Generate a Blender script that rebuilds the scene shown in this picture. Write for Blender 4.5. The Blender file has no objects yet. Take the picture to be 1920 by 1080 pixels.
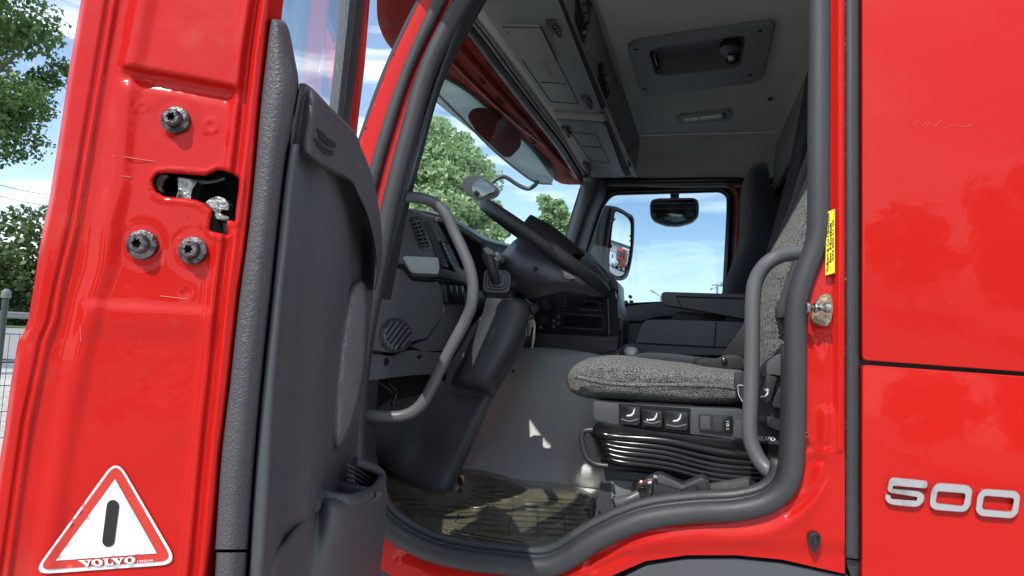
import bpy, bmesh, math, random
import numpy as np
from mathutils import Vector, Matrix
from mathutils.geometry import delaunay_2d_cdt
random.seed(7); rng = np.random.default_rng(7)
R = math.radians
scene = bpy.context.scene
COL = scene.collection
# ------------------------------------------------------------------ camera
F = 1250.0
yaw, pit, rol = R(15), R(4.5), 0.05
CAM = np.array([0, -1.3, 1.75])
fw = np.array([-math.sin(yaw)*math.cos(pit), math.cos(yaw)*math.cos(pit), math.sin(pit)])
r0 = np.array([math.cos(yaw), math.sin(yaw), 0.]); u0 = np.cross(r0, fw)
rt = r0*math.cos(rol)+u0*math.sin(rol); up = -r0*math.sin(rol)+u0*math.cos(rol)
cd = bpy.data.cameras.new('camera'); cam = bpy.data.objects.new('camera', cd); COL.objects.link(cam)
cd.sensor_width = 36; cd.lens = 36*F/1920; cd.clip_start = .02; cd.clip_end = 2000
cam.matrix_world = Matrix(((rt[0], up[0], -fw[0], CAM[0]), (rt[1], up[1], -fw[1], CAM[1]), (rt[2], up[2], -fw[2], CAM[2]), (0, 0, 0, 1)))
scene.camera = cam
# ------------------------------------------------------------------ light
SUN = Vector((-.19, -.74, .92)).normalized()
sel, srot = math.asin(SUN.z), math.atan2(SUN.x, SUN.y)
sd = bpy.data.lights.new('sun', 'SUN'); sd.energy = 2.5; sd.angle = R(.5); sd.color = (1, .96, .9)
so = bpy.data.objects.new('sun', sd); COL.objects.link(so); so.rotation_euler = SUN.to_track_quat('Z', 'Y').to_euler(); so.location = (0, -5, 8)
w = bpy.data.worlds.new('World'); scene.world = w; w.use_nodes = True
nt = w.node_tree; nt.nodes.clear(); N = nt.nodes.new; L = nt.links.new
out = N('ShaderNodeOutputWorld'); bg = N('ShaderNodeBackground'); sky = N('ShaderNodeTexSky')
sky.sky_type = 'NISHITA'; sky.sun_disc = False; sky.sun_elevation = sel; sky.sun_rotation = srot; sky.altitude = 400; sky.dust_density = .6; sky.ozone_density = 1.5
bg.inputs[1].default_value = .15
tc = N('ShaderNodeTexCoord'); mp = N('ShaderNodeMapping'); mp.inputs['Scale'].default_value = (1.3, 1.7, 8.5); mp.inputs['Rotation'].default_value = (.1, .12, .5)
nz = N('ShaderNodeTexNoise'); nz.inputs['Scale'].default_value = 1.9; nz.inputs['Detail'].default_value = 9; nz.inputs['Roughness'].default_value = .58; nz.inputs['Distortion'].default_value = .35
rp = N('ShaderNodeValToRGB'); rp.color_ramp.elements[0].position = .46; rp.color_ramp.elements[1].position = .68
rp.color_ramp.elements[1].color = (.85, .85, .85, 1)
sx = N('ShaderNodeSeparateXYZ'); lowr = N('ShaderNodeMapRange'); lowr.inputs[1].default_value = .0; lowr.inputs[2].default_value = .16; lowr.inputs[3].default_value = .8; lowr.inputs[4].default_value = 0
nz2 = N('ShaderNodeTexNoise'); nz2.inputs['Scale'].default_value = 7; nz2.inputs['Detail'].default_value = 8; nz2.inputs['Roughness'].default_value = .6
r2 = N('ShaderNodeValToRGB'); r2.color_ramp.elements[0].position = .42; r2.color_ramp.elements[1].position = .6
m2 = N('ShaderNodeMath'); m2.operation = 'MULTIPLY'; mx = N('ShaderNodeMath'); mx.operation = 'MAXIMUM'
mix = N('ShaderNodeMixRGB'); mix.inputs[2].default_value = (8.6, 8.8, 9.0, 1)
L(tc.outputs['Generated'], mp.inputs[0]); L(mp.outputs[0], nz.inputs[0]); L(nz.outputs[0], rp.inputs[0])
L(tc.outputs['Generated'], sx.inputs[0]); L(sx.outputs[2], lowr.inputs[0]); L(tc.outputs['Generated'], nz2.inputs[0]); L(nz2.outputs[0], r2.inputs[0])
L(lowr.outputs[0], m2.inputs[0]); L(r2.outputs[0], m2.inputs[1]); L(m2.outputs[0], mx.inputs[0]); L(rp.outputs[0], mx.inputs[1])
gm = N('ShaderNodeMixRGB'); gm.blend_type = 'MULTIPLY'; gm.inputs[0].default_value = 1; gm.inputs[2].default_value = (1.05, 1.0, .93, 1)
L(sky.outputs[0], gm.inputs[1]); L(mx.outputs[0], mix.inputs[0]); L(gm.outputs[0], mix.inputs[1]); L(mix.outputs[0], bg.inputs[0]); L(bg.outputs[0], out.inputs[0])
scene.view_settings.view_transform = 'Standard'; scene.view_settings.look = 'None'; scene.view_settings.gamma = 1
scene.view_settings.exposure = .76
scene.render.engine = 'CYCLES'
try:
    scene.cycles.max_bounces = 12; scene.cycles.diffuse_bounces = 8; scene.cycles.transparent_max_bounces = 24; scene.cycles.caustics_reflective = False
except Exception: pass
# ------------------------------------------------------------------ unprojection on to real planes
def ray(x, y): return fw+rt*(x-960)/F-up*(y-540)/F
def P(x, y, Y): d = ray(x, y); return CAM+d*((Y-CAM[1])/d[1])
def PZ(x, y, Z): d = ray(x, y); return CAM+d*((Z-CAM[2])/d[2])
def PX(x, y, X): d = ray(x, y); return CAM+d*((X-CAM[0])/d[0])
L0 = np.array([-.345, -.85, 1.5]); H0 = np.array([-.632, 0, 1.5])
DD = (H0-L0)/np.linalg.norm(H0-L0)              # latch -> hinge
DN = np.array([-DD[1], DD[0], 0]); DN = DN if DN[0] > 0 else -DN   # door normal, into the cab side
DN = DN/np.linalg.norm(DN)
def plane(x, y, o, n): d = ray(x, y); return CAM+d*(((o-CAM)@n)/(d@n))
def DE(x, y, off=0): return plane(x, y, L0-DD*off, DD)     # latch face plane
def PD(x, y, off=0): return plane(x, y, L0+DN*off, DN)     # inner face plane
# ------------------------------------------------------------------ objects
ORG = np.zeros(3)
def props(o, label=None, cat=None, group=None, kind=None):
    if label: o['label'] = label
    if cat: o['category'] = cat
    if group: o['group'] = group
    if kind: o['kind'] = kind
    return o
def thing(name, label, cat, loc, group=None):
    global ORG
    o = bpy.data.objects.new(name, None); COL.objects.link(o); o.location = loc; ORG = np.array(loc, float); o.empty_display_size = .2
    return props(o, label, cat, group)
def part(name, parent, loc=None):
    o = bpy.data.objects.new(name, None); COL.objects.link(o); o.parent = parent; return o
def mk(name, V, Fc, mat, parent=None, smooth=True, label=None, fixn=True):
    me = bpy.data.meshes.new(name)
    V = np.array(V, float)-ORG
    me.from_pydata([tuple(v) for v in V], [], [tuple(int(i) for i in f) for f in Fc])
    if fixn:
        bm = bmesh.new(); bm.from_mesh(me); bmesh.ops.remove_doubles(bm, verts=bm.verts, dist=1e-5); bmesh.ops.recalc_face_normals(bm, faces=bm.faces); bm.to_mesh(me); bm.free()
    me.update()
    if smooth: me.polygons.foreach_set('use_smooth', [True]*len(me.polygons))
    o = bpy.data.objects.new(name, me); COL.objects.link(o)
    if isinstance(mat, (list, tuple)):
        for m in mat: me.materials.append(m)
    else: me.materials.append(mat)
    if parent is not None: o.parent = parent
    else: o.location = ORG
    if label: o['label'] = label
    return o
def sharp(o, ang=35):
    me = o.data
    bm = bmesh.new(); bm.from_mesh(me)
    for e in bm.edges:
        if len(e.link_faces) == 2 and e.calc_face_angle(0) > R(ang): e.smooth = False
    bm.to_mesh(me); bm.free(); return o
def cr(pts, n=6, closed=False):
    p = [np.array(q, float) for q in pts]; m = len(p); o = []
    if m == 2 and not closed: return [p[0]+(p[1]-p[0])*i/n for i in range(n+1)]
    for i in range(m if closed else m-1):
        a = p[(i-1) % m] if closed or i > 0 else 2*p[0]-p[1]; b = p[i]; c = p[(i+1) % m]; d = p[(i+2) % m] if closed or i+2 < m else 2*p[-1]-p[-2]
        for k in range(n):
            t = k/n; o.append(.5*((2*b)+(c-a)*t+(2*a-5*b+4*c-d)*t*t+(3*b-a-3*c+d)*t**3))
    if not closed: o.append(p[-1])
    return o
def resample(pts, step, closed=True):
    o = []; m = len(pts)
    for i in range(m if closed else m-1):
        a = np.array(pts[i], float); b = np.array(pts[(i+1) % m], float); k = max(1, int(np.linalg.norm(b-a)/step+.5))
        for j in range(k): o.append(a+(b-a)*j/k)
    if not closed: o.append(np.array(pts[-1], float))
    return o
def tubegeo(pts, r, seg=12, closed=False, flat=None, cap=True, ref=None):
    """sweep; r a number or list (one per point); flat=(a,b) scales the ellipse along (side, ref)"""
    p = [np.array(q, float) for q in pts]; m = len(p); rs = r if hasattr(r, '__len__') else [r]*m
    V = []; Fc = []; nrm = None
    for i in range(m):
        t = (p[(i+1) % m]-p[i-1]) if closed else (p[min(i+1, m-1)]-p[max(i-1, 0)])
        t = t/(np.linalg.norm(t)+1e-12)
        if ref is not None: nrm = np.array(ref, float)
        elif nrm is None: nrm = np.array([0, 0, 1.]) if abs(t[2]) < .9 else np.array([0, 1., 0])
        nrm = nrm-t*(nrm@t); nrm = nrm/np.linalg.norm(nrm); b = np.cross(t, nrm)
        fa, fb = flat if flat else (1, 1)
        for k in range(seg):
            a = 2*math.pi*k/seg; V.append(p[i]+rs[i]*(math.cos(a)*b*fa+math.sin(a)*nrm*fb))
    for i in range(m if closed else m-1):
        j = (i+1) % m
        for k in range(seg): Fc.append((i*seg+k, i*seg+(k+1) % seg, j*seg+(k+1) % seg, j*seg+k))
    if not closed and cap: Fc.append(tuple(range(seg))); Fc.append(tuple(range((m-1)*seg, m*seg)))
    return V, Fc
def join(*gs):
    V = []; Fc = []
    for v, f in gs: k = len(V); V += list(v); Fc += [tuple(i+k for i in q) for q in f]
    return V, Fc
def tube(name, pts, r, mat, parent=None, n=6, seg=12, closed=False, **k):
    lab = k.pop('label', None)
    if hasattr(r, '__len__'):
        q = cr([np.append(a, b) for a, b in zip(pts, r)], n, closed); P3 = [a[:3] for a in q]; r = [a[3] for a in q]
    else: P3 = cr(pts, n, closed) if n > 1 else pts
    V, Fc = tubegeo(P3, r, seg, closed, **k)
    return sharp(mk(name, V, Fc, mat, parent, label=lab), 50)
def gridgeo(rows, n=4, mth=None):
    a = [cr(r_, n) for r_ in rows]; cols = list(zip(*a)); cols = [cr(c, mth or n) for c in cols]
    g = list(zip(*cols)); H = len(g); W = len(g[0]); V = [p for r_ in g for p in r_]
    return V, [(i*W+j, i*W+j+1, (i+1)*W+j+1, (i+1)*W+j) for i in range(H-1) for j in range(W-1)]
def grid(name, rows, mat, parent=None, n=4, thick=0, m=None, label=None):
    V, Fc = gridgeo(rows, n, m); o = mk(name, V, Fc, mat, parent, label=label)
    if thick: md = o.modifiers.new('thickness', 'SOLIDIFY'); md.thickness = thick; md.offset = 0
    return o
def T(x, y, Y): return P(x, y, Y)
def rows3(rows): return [[P(*q) for q in r_] for r_ in rows]
def prism(name, pts, vec, mat, parent=None, bev=.002, seg=2, smooth=True, label=None):
    n = len(pts); vec = np.array(vec, float); V = [np.array(q, float) for q in pts]+[np.array(q, float)+vec for q in pts]
    bm = bmesh.new(); vs = [bm.verts.new(tuple(v-ORG)) for v in V]
    bm.faces.new(vs[:n]); bm.faces.new(vs[n:][::-1])
    for i in range(n): bm.faces.new((vs[i], vs[n+i], vs[n+(i+1) % n], vs[(i+1) % n]))
    bmesh.ops.recalc_face_normals(bm, faces=bm.faces)
    if bev: bmesh.ops.bevel(bm, geom=[e for e in bm.edges if e.calc_face_angle(0) > R(25)], offset=bev, segments=seg, profile=.6, affect='EDGES', clamp_overlap=True)
    for e in bm.edges:
        if e.calc_face_angle(0) > R(40): e.smooth = False
    for f in bm.faces: f.smooth = smooth
    me = bpy.data.meshes.new(name); bm.to_mesh(me); bm.free(); me.materials.append(mat)
    o = bpy.data.objects.new(name, me); COL.objects.link(o)
    if parent is not None: o.parent = parent
    else: o.location = ORG
    if label: o['label'] = label
    return o
def PR(name, px, Y, d, mat, parent=None, bev=.002, fn=P, vec=(0, 1, 0), label=None, seg=2):
    return prism(name, [fn(*(q if len(q) == 3 else (q[0], q[1], Y))) for q in px], np.array(vec)*d, mat, parent, bev, label=label, seg=seg)
def rrect(x0, y0, x1, y1, r, n=4):
    o = []
    for cx, cy, a0 in ((x1-r, y0+r, -90), (x1-r, y1-r, 0), (x0+r, y1-r, 90), (x0+r, y0+r, 180)):
        for k in range(n+1): a = R(a0+90*k/n); o.append((cx+r*math.cos(a), cy+r*math.sin(a)))
    return o
def rpoly(pts, r, n=3):
    """round polygon corners by r"""
    o = []; m = len(pts)
    for i in range(m):
        a, b, c = (np.array(pts[j % m], float) for j in (i-1, i, i+1))
        u, v = a-b, c-b; lu, lv = np.linalg.norm(u), np.linalg.norm(v); k = min(r, lu*.45, lv*.45); s, e = b+u/lu*k, b+v/lv*k
        for j in range(n+1): t = j/n; o.append((1-t)**2*s+2*t*(1-t)*b+t*t*e)
    return o
def inside(poly, q):
    poly = np.array(poly)[:, :2]; x, y = q[:, 0], q[:, 1]; c = np.zeros(len(q), bool); m = len(poly)
    for i in range(m):
        x1, y1 = poly[i-1]; x2, y2 = poly[i]
        if y1 == y2: continue
        k = ((y1 > y) != (y2 > y)) & (x < (x2-x1)*(y-y1)/(y2-y1)+x1); c ^= k
    return c
def pdist(poly, q, closed=True):
    poly = np.array(poly)[:, :2]; d = np.full(len(q), 1e9); m = len(poly)
    for i in range(0 if closed else 1, m):
        a, b = poly[i-1], poly[i]; ab = b-a; t = np.clip(((q-a)@ab)/(ab@ab+1e-9), 0, 1); d = np.minimum(d, np.linalg.norm(q-(a+t[:, None]*ab), axis=1))
    return d
def cdt(name, outline, holes, fn, mat, parent=None, step=10, thick=0, label=None, tpos=0):
    """sheet filling outline minus holes (2-D), each 2-D point mapped to 3-D by fn(x, y)"""
    loops = [resample(outline, step)]+[resample(h, step*.6) for h in holes]
    vs = []; es = []
    for lp in loops:
        k = len(vs); vs += [tuple(v[:2]) for v in lp]; es += [(k+i, k+(i+1) % len(lp)) for i in range(len(lp))]
    o = np.array(outline)[:, :2]; lo, hi = o.min(0), o.max(0)
    gx, gy = np.meshgrid(np.arange(lo[0], hi[0], step), np.arange(lo[1], hi[1], step)); q = np.stack([gx.ravel(), gy.ravel()], 1)
    k = inside(o, q) & (pdist(o, q) > step*.5)
    for h in holes: k &= ~inside(h, q) & (pdist(h, q) > step*.4)
    vs += [tuple(v) for v in q[k]]
    r_ = delaunay_2d_cdt([Vector(v) for v in vs], es, [], 0, 1e-4)
    V2 = np.array([tuple(v) for v in r_[0]]); tri = np.array([list(f) for f in r_[2]]); c = V2[tri].mean(1)
    k = inside(o, c)
    for h in holes: k &= ~inside(h, c)
    ob = mk(name, [fn(*v) for v in V2], tri[k], mat, parent, label=label)
    if thick: md = ob.modifiers.new('thickness', 'SOLIDIFY'); md.thickness = thick; md.offset = tpos
    return ob
def bil(c, u, v):  # c: four 3-D corners bl, br, tr, tl
    return (1-u)*(1-v)*c[0]+u*(1-v)*c[1]+u*v*c[2]+(1-u)*v*c[3]
def textobj(name, s, c, mat, parent, depth=.0004, bold=0, label=None):
    cu = bpy.data.curves.new(name, 'FONT'); cu.body = s; cu.offset = bold; cu.extrude = 0
    to = bpy.data.objects.new(name, cu); COL.objects.link(to); bpy.context.view_layer.update()
    me = bpy.data.meshes.new_from_object(to.evaluated_get(bpy.context.evaluated_depsgraph_get())); bpy.data.objects.remove(to)
    v = np.array([tuple(q.co) for q in me.vertices]); lo, hi = v.min(0), v.max(0); hi[1] = max(hi[1], .1)
    c = [np.array(q) for q in c]; n = np.cross(c[1]-c[0], c[3]-c[0]); n /= np.linalg.norm(n)
    if n@(CAM-c[0]) < 0: n = -n
    V = [bil(c, (q[0]-lo[0])/(hi[0]-lo[0]), (q[1]-lo[1])/(hi[1]-lo[1]))+n*depth for q in v]
    Fc = [tuple(p.vertices) for p in me.polygons]
    return mk(name, V, Fc, mat, parent, smooth=False, label=label, fixn=False)
def poly2(name, polys, c, mat, parent, th=.0006, bev=0, label=None):
    """flat lettering: list of (outline, holes) in unit coords mapped on the quad c, with thickness"""
    c = [np.array(q) for q in c]; n = np.cross(c[1]-c[0], c[3]-c[0]); n /= np.linalg.norm(n)
    if n@(CAM-c[0]) < 0: n = -n
    V = []; Fc = []
    for outl, holes in polys:
        loops = [outl]+holes; vs = []; es = []
        for lp in loops:
            k = len(vs); vs += [tuple(v) for v in lp]; es += [(k+i, k+(i+1) % len(lp)) for i in range(len(lp))]
        r_ = delaunay_2d_cdt([Vector(v) for v in vs], es, [], 0, 1e-6)
        V2 = np.array([tuple(v) for v in r_[0]]); tri = np.array([list(f) for f in r_[2]]); ce = V2[tri].mean(1); k = inside(outl, ce)
        for h in holes: k &= ~inside(h, ce)
        b = len(V); V += [bil(c, *v)+n*th for v in V2]; Fc += [tuple(i+b for i in t) for t in tri[k]]
        for lp in loops:
            b = len(V); m = len(lp); V += [bil(c, *v)+n*th for v in lp]+[bil(c, *v) for v in lp]
            Fc += [(b+i, b+(i+1) % m, b+m+(i+1) % m, b+m+i) for i in range(m)]
    o = mk(name, V, Fc, mat, parent, smooth=False, label=label)
    return o
def lathe(name, c, ax, prof, mat, parent=None, seg=24, label=None, ring=None):
    """prof: list of (r, h) along ax; ring(i,k)->radius multiplier"""
    c = np.array(c, float); ax = np.array(ax, float); ax /= np.linalg.norm(ax)
    a = np.cross(ax, [0, 0, 1.]) if abs(ax[2]) < .9 else np.array([1., 0, 0]); a /= np.linalg.norm(a); b = np.cross(ax, a); V = []; Fc = []
    for i, (r_, h) in enumerate(prof):
        for k in range(seg):
            t = 2*math.pi*k/seg; q = r_*(ring(i, k) if ring else 1); V.append(c+ax*h+q*(math.cos(t)*a+math.sin(t)*b))
    for i in range(len(prof)-1):
        for k in range(seg): Fc.append((i*seg+k, i*seg+(k+1) % seg, (i+1)*seg+(k+1) % seg, (i+1)*seg+k))
    Fc.append(tuple(range(seg))); Fc.append(tuple(range((len(prof)-1)*seg, len(prof)*seg)))
    return sharp(mk(name, V, Fc, mat, parent, label=label), 32)
def box(name, lo, hi, mat, parent=None, bev=.003, label=None):
    x0, y0, z0 = lo; x1, y1, z1 = hi
    return prism(name, [(x0, y0, z0), (x1, y0, z0), (x1, y1, z0), (x0, y1, z0)], (0, 0, z1-z0), mat, parent, bev, label=label)
def loft(name, secs, mat, parent=None, n=5, seg=28, p=.55, caps=True, label=None):
    """secs: (centre, half axis u vector, half axis v vector); superellipse cross sections"""
    q = cr([np.concatenate(s) for s in [tuple(np.array(a, float) for a in s_) for s_ in secs]], n); V = []; Fc = []
    for s in q:
        for k in range(seg):
            t = 2*math.pi*k/seg; cu, su = math.cos(t), math.sin(t)
            V.append(s[:3]+s[3:6]*math.copysign(abs(cu)**p, cu)+s[6:9]*math.copysign(abs(su)**p, su))
    m = len(q)
    for i in range(m-1):
        for k in range(seg): Fc.append((i*seg+k, i*seg+(k+1) % seg, (i+1)*seg+(k+1) % seg, (i+1)*seg+k))
    if caps: Fc.append(tuple(range(seg))); Fc.append(tuple(range((m-1)*seg, m*seg)))
    return mk(name, V, Fc, mat, parent, label=label)
# ------------------------------------------------------------------ materials
def mat(name, col, rough=.5, metal=0, bump=None, var=0, coat=0, spec=.5, rvar=0, vscale=6, sheen=0, dirt_or_reflection=None, orange=0, aniso=None):
    """bump: (kind, scale, strength, distance); var: colour variation; dirt: (colour, scale, lo, hi)"""
    m = bpy.data.materials.new(name); m.use_nodes = True; nt = m.node_tree; b = nt.nodes['Principled BSDF']; N = nt.nodes.new; L = nt.links.new
    b.inputs['Base Color'].default_value = (*col, 1); b.inputs['Roughness'].default_value = rough; b.inputs['Metallic'].default_value = metal
    b.inputs['Specular IOR Level'].default_value = spec
    if coat: b.inputs['Coat Weight'].default_value = coat; b.inputs['Coat Roughness'].default_value = .06
    if sheen: b.inputs['Sheen Weight'].default_value = sheen; b.inputs['Sheen Roughness'].default_value = .5
    tc = N('ShaderNodeTexCoord'); csock = None
    if var:
        n1 = N('ShaderNodeTexNoise'); n1.inputs['Scale'].default_value = vscale; n1.inputs['Detail'].default_value = 6; L(tc.outputs['Object'], n1.inputs[0])
        mr = N('ShaderNodeMapRange'); mr.inputs[1].default_value = .25; mr.inputs[2].default_value = .75; mr.inputs[3].default_value = 1-var; mr.inputs[4].default_value = 1+var; L(n1.outputs[0], mr.inputs[0])
        mu = N('ShaderNodeVectorMath'); mu.operation = 'SCALE'; mu.inputs[0].default_value = col; L(mr.outputs[0], mu.inputs['Scale']); csock = mu.outputs[0]
    if dirt_or_reflection:
        n2 = N('ShaderNodeTexNoise'); n2.inputs['Scale'].default_value = dirt_or_reflection[1]; n2.inputs['Detail'].default_value = 9; n2.inputs['Roughness'].default_value = .65; L(tc.outputs['Object'], n2.inputs[0])
        r_ = N('ShaderNodeValToRGB'); r_.color_ramp.elements[0].position = dirt_or_reflection[2]; r_.color_ramp.elements[1].position = dirt_or_reflection[3]; L(n2.outputs[0], r_.inputs[0])
        mm = N('ShaderNodeMixRGB'); mm.inputs[1].default_value = (*col, 1); mm.inputs[2].default_value = (*dirt_or_reflection[0], 1); L(r_.outputs[0], mm.inputs[0])
        if csock: L(csock, mm.inputs[1])
        csock = mm.outputs[0]
    if csock: L(csock, b.inputs['Base Color'])
    if rvar:
        n3 = N('ShaderNodeTexNoise'); n3.inputs['Scale'].default_value = 9; n3.inputs['Detail'].default_value = 7; L(tc.outputs['Object'], n3.inputs[0])
        m3 = N('ShaderNodeMapRange'); m3.inputs[1].default_value = .3; m3.inputs[2].default_value = .7; m3.inputs[3].default_value = max(0, rough-rvar); m3.inputs[4].default_value = rough+rvar; L(n3.outputs[0], m3.inputs[0]); L(m3.outputs[0], b.inputs['Roughness'])
    if bump:
        kind, sc, st, di = bump
        if kind == 'noise':
            t = N('ShaderNodeTexNoise'); t.inputs['Scale'].default_value = sc; t.inputs['Detail'].default_value = 4; o_ = t.outputs[0]
        elif kind == 'voro':
            t = N('ShaderNodeTexVoronoi'); t.inputs['Scale'].default_value = sc; t.feature = 'DISTANCE_TO_EDGE'; o_ = t.outputs[0]
            c_ = N('ShaderNodeMapRange'); c_.inputs[2].default_value = .25; L(o_, c_.inputs[0]); o_ = c_.outputs[0]
            dn = N('ShaderNodeTexNoise'); dn.inputs['Scale'].default_value = sc*.7; L(tc.outputs['Object'], dn.inputs[0])
            ad = N('ShaderNodeVectorMath'); ad.operation = 'MULTIPLY_ADD'; ad.inputs[1].default_value = (.012, .012, .012); L(dn.outputs[1], ad.inputs[0]); L(tc.outputs['Object'], ad.inputs[2]); L(ad.outputs[0], t.inputs[0])
        if kind == 'noise': L(tc.outputs['Object'], t.inputs[0])
        bp = N('ShaderNodeBump'); bp.inputs['Strength'].default_value = st; bp.inputs['Distance'].default_value = di; L(o_, bp.inputs['Height']); L(bp.outputs[0], b.inputs['Normal'])
        if orange and coat: L(bp.outputs[0], b.inputs['Coat Normal'])
    return m
RED = mat('red_paint', (.49, .009, .005), .5, coat=.36, bump=('noise', 9, .12, .01), orange=1, spec=.1)
REDD = mat('red_paint_worn', (.47, .008, .005), .5, coat=.32, bump=('noise', 14, .22, .008), orange=1, dirt_or_reflection=((.42, .05, .035), 22, .57, .85), spec=.1)
REDI = mat('red_paint_inner', (.30, .022, .018), .5, coat=.3)
BLK = mat('black_plastic', (.030, .031, .033), .42, bump=('noise', 600, .15, .0006), rvar=.06)
BLKG = mat('gloss_black_rubber', (.012, .012, .013), .22, rvar=.05)
BELL = mat('bellows_rubber', (.007, .007, .008), .2, rvar=.04, spec=.3)
KICK = mat('kick_panel_plastic', (.135, .138, .148), .42, bump=('noise', 900, .2, .0006), rvar=.06, var=.06)
COLP = mat('column_plastic', (.078, .081, .090), .42, bump=('noise', 900, .2, .0006), rvar=.06, var=.06)
THIN = mat('mirror_back_plastic', (.028, .03, .032), .5)
PILL = mat('pillar_trim_plastic', (.075, .08, .082), .5, bump=('noise', 700, .25, .0006), var=.06)
HOLE = mat('dark_cavity', (.004, .004, .004), .8)
SLATE = mat('slate_plastic', (.066, .069, .077), .36, bump=('voro', 380, .35, .0007), rvar=.06, var=.06)
GRAIN = mat('grained_plastic', (.062, .057, .063), .52, bump=('voro', 230, .45, .001), rvar=.06, var=.1)
DASH = mat('dash_plastic', (.125, .126, .132), .46, bump=('voro', 420, .4, .0007), rvar=.06, var=.07)
DASHD = mat('dark_dash_plastic', (.045, .046, .052), .38, bump=('noise', 800, .15, .0005), rvar=.05)
RUB = mat('seal_rubber', (.037, .038, .040), .55, bump=('noise', 260, .35, .0012), rvar=.1, var=.14, dirt_or_reflection=((.22, .20, .18), 30, .68, .86))
RUBD = mat('dark_seal_rubber', (.022, .023, .027), .45, bump=('noise', 200, .3, .001), rvar=.1)
TUBEM = mat('grab_bar_plastic', (.105, .107, .11), .42, bump=('noise', 700, .15, .0005), rvar=.06, var=.05)
HEAD = mat('headliner_cloth', (.58, .59, .54), .9, bump=('noise', 900, .5, .001), var=.05, spec=.2)
TRIMG = mat('grey_trim', (.20, .21, .205), .55, bump=('noise', 700, .25, .0006), var=.05)
TRIMD = mat('dark_grey_trim', (.19, .20, .20), .5, bump=('noise', 700, .25, .0006), var=.06)
BEIGE = mat('warm_grey_trim', (.33, .33, .30), .6, var=.05)
CARPET = mat('tunnel_carpet', (.76, .77, .74), .6, bump=('noise', 1300, .9, .0015), var=.12, vscale=260, spec=.2)
FABD = mat('dark_seat_cloth', (.022, .025, .033), .9, bump=('noise', 1200, .5, .001), sheen=.2, spec=.2)
SILV = mat('silver_trim', (.66, .70, .68), .35, metal=.15, rvar=.08)
CHROME = mat('badge_silver', (.62, .62, .62), .28, metal=.85, bump=('noise', 300, .1, .0005), dirt_or_reflection=((.30, .22, .20), 26, .55, .8))
STEEL = mat('worn_steel', (.34, .33, .31), .38, metal=.9, bump=('noise', 420, .8, .0012), dirt_or_reflection=((.035, .03, .025), 110, .45, .62), rvar=.15)
ZINC = mat('dirty_zinc_bolt', (.20, .195, .195), .42, metal=.8, bump=('noise', 500, .8, .001), dirt_or_reflection=((.035, .03, .03), 150, .36, .6), rvar=.15)
RUST = mat('greasy_steel', (.24, .17, .11), .5, metal=.5, bump=('noise', 200, .9, .002), dirt_or_reflection=((.62, .55, .42), 70, .5, .7), rvar=.15)
BASEM = mat('grey_painted_steel', (.060, .064, .070), .42, bump=('noise', 300, .2, .0008), var=.1)
WHITE = mat('white_film', (.78, .78, .78), .35, dirt_or_reflection=((.60, .57, .55), 30, .5, .75))
STRED = mat('reflective_red_film', (.55, .035, .02), .3, bump=('voro', 900, .3, .0004), var=.15, vscale=60)
YEL = mat('yellow_film', (.85, .72, .02), .4)
INK = mat('black_ink', (.012, .012, .012), .4)
MARK = mat('white_marking', (.70, .70, .70), .5)
MAT_W = mat('lamp_lens', (.9, .9, .8), .25)
def glassmat(name, tint=(.93, .97, .97), refl=1.5, haze=0, gl=(1, 1, 1), scratch=0, k=.9):
    m = bpy.data.materials.new(name); m.use_nodes = True; nt = m.node_tree; nt.nodes.clear(); N = nt.nodes.new; L = nt.links.new
    o = N('ShaderNodeOutputMaterial'); t = N('ShaderNodeBsdfTransparent'); t.inputs[0].default_value = (*tint, 1); g = N('ShaderNodeBsdfGlossy'); g.inputs['Roughness'].default_value = .02; g.inputs[0].default_value = (*gl, 1)
    lw = N('ShaderNodeLayerWeight'); lw.inputs[0].default_value = .5; pw = N('ShaderNodeMath'); pw.operation = 'POWER'; pw.inputs[1].default_value = 6; L(lw.outputs['Facing'], pw.inputs[0]); f = N('ShaderNodeMath'); f.operation = 'MULTIPLY_ADD'; f.inputs[1].default_value = k; f.inputs[2].default_value = (refl-1)*.09; L(pw.outputs[0], f.inputs[0]); mx = N('ShaderNodeMixShader'); L(f.outputs[0], mx.inputs[0]); L(t.outputs[0], mx.inputs[1]); L(g.outputs[0], mx.inputs[2]); s = mx.outputs[0]
    if haze:
        d = N('ShaderNodeBsdfDiffuse'); d.inputs[0].default_value = (.8, .85, .85, 1); tl = N('ShaderNodeBsdfTranslucent'); tl.inputs[0].default_value = (.8, .85, .85, 1); md = N('ShaderNodeMixShader'); L(d.outputs[0], md.inputs[1]); L(tl.outputs[0], md.inputs[2])
        m2 = N('ShaderNodeMixShader'); L(s, m2.inputs[1]); L(md.outputs[0], m2.inputs[2]); m2.inputs[0].default_value = haze
        if scratch:
            tc = N('ShaderNodeTexCoord'); n = N('ShaderNodeTexNoise'); n.inputs['Scale'].default_value = 3; n.inputs['Detail'].default_value = 10; n.inputs['Roughness'].default_value = .75; mp = N('ShaderNodeMapping'); mp.inputs['Scale'].default_value = (1, 1, 5); mp.inputs['Rotation'].default_value = (.5, 0, 0); L(tc.outputs['Object'], mp.inputs[0]); L(mp.outputs[0], n.inputs[0])
            r_ = N('ShaderNodeMapRange'); r_.inputs[1].default_value = .35; r_.inputs[2].default_value = .75; r_.inputs[3].default_value = haze*.4; r_.inputs[4].default_value = haze*2; L(n.outputs[0], r_.inputs[0]); L(r_.outputs[0], m2.inputs[0])
        s = m2.outputs[0]
    L(s, o.inputs[0]); return m
GLASS = glassmat('windscreen_glass', (.80, .87, .85), 1.06, haze=.003, scratch=1, k=.08)
GLASSD = glassmat('door_glass', (.80, .88, .90), 1.5, haze=.02)
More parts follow.
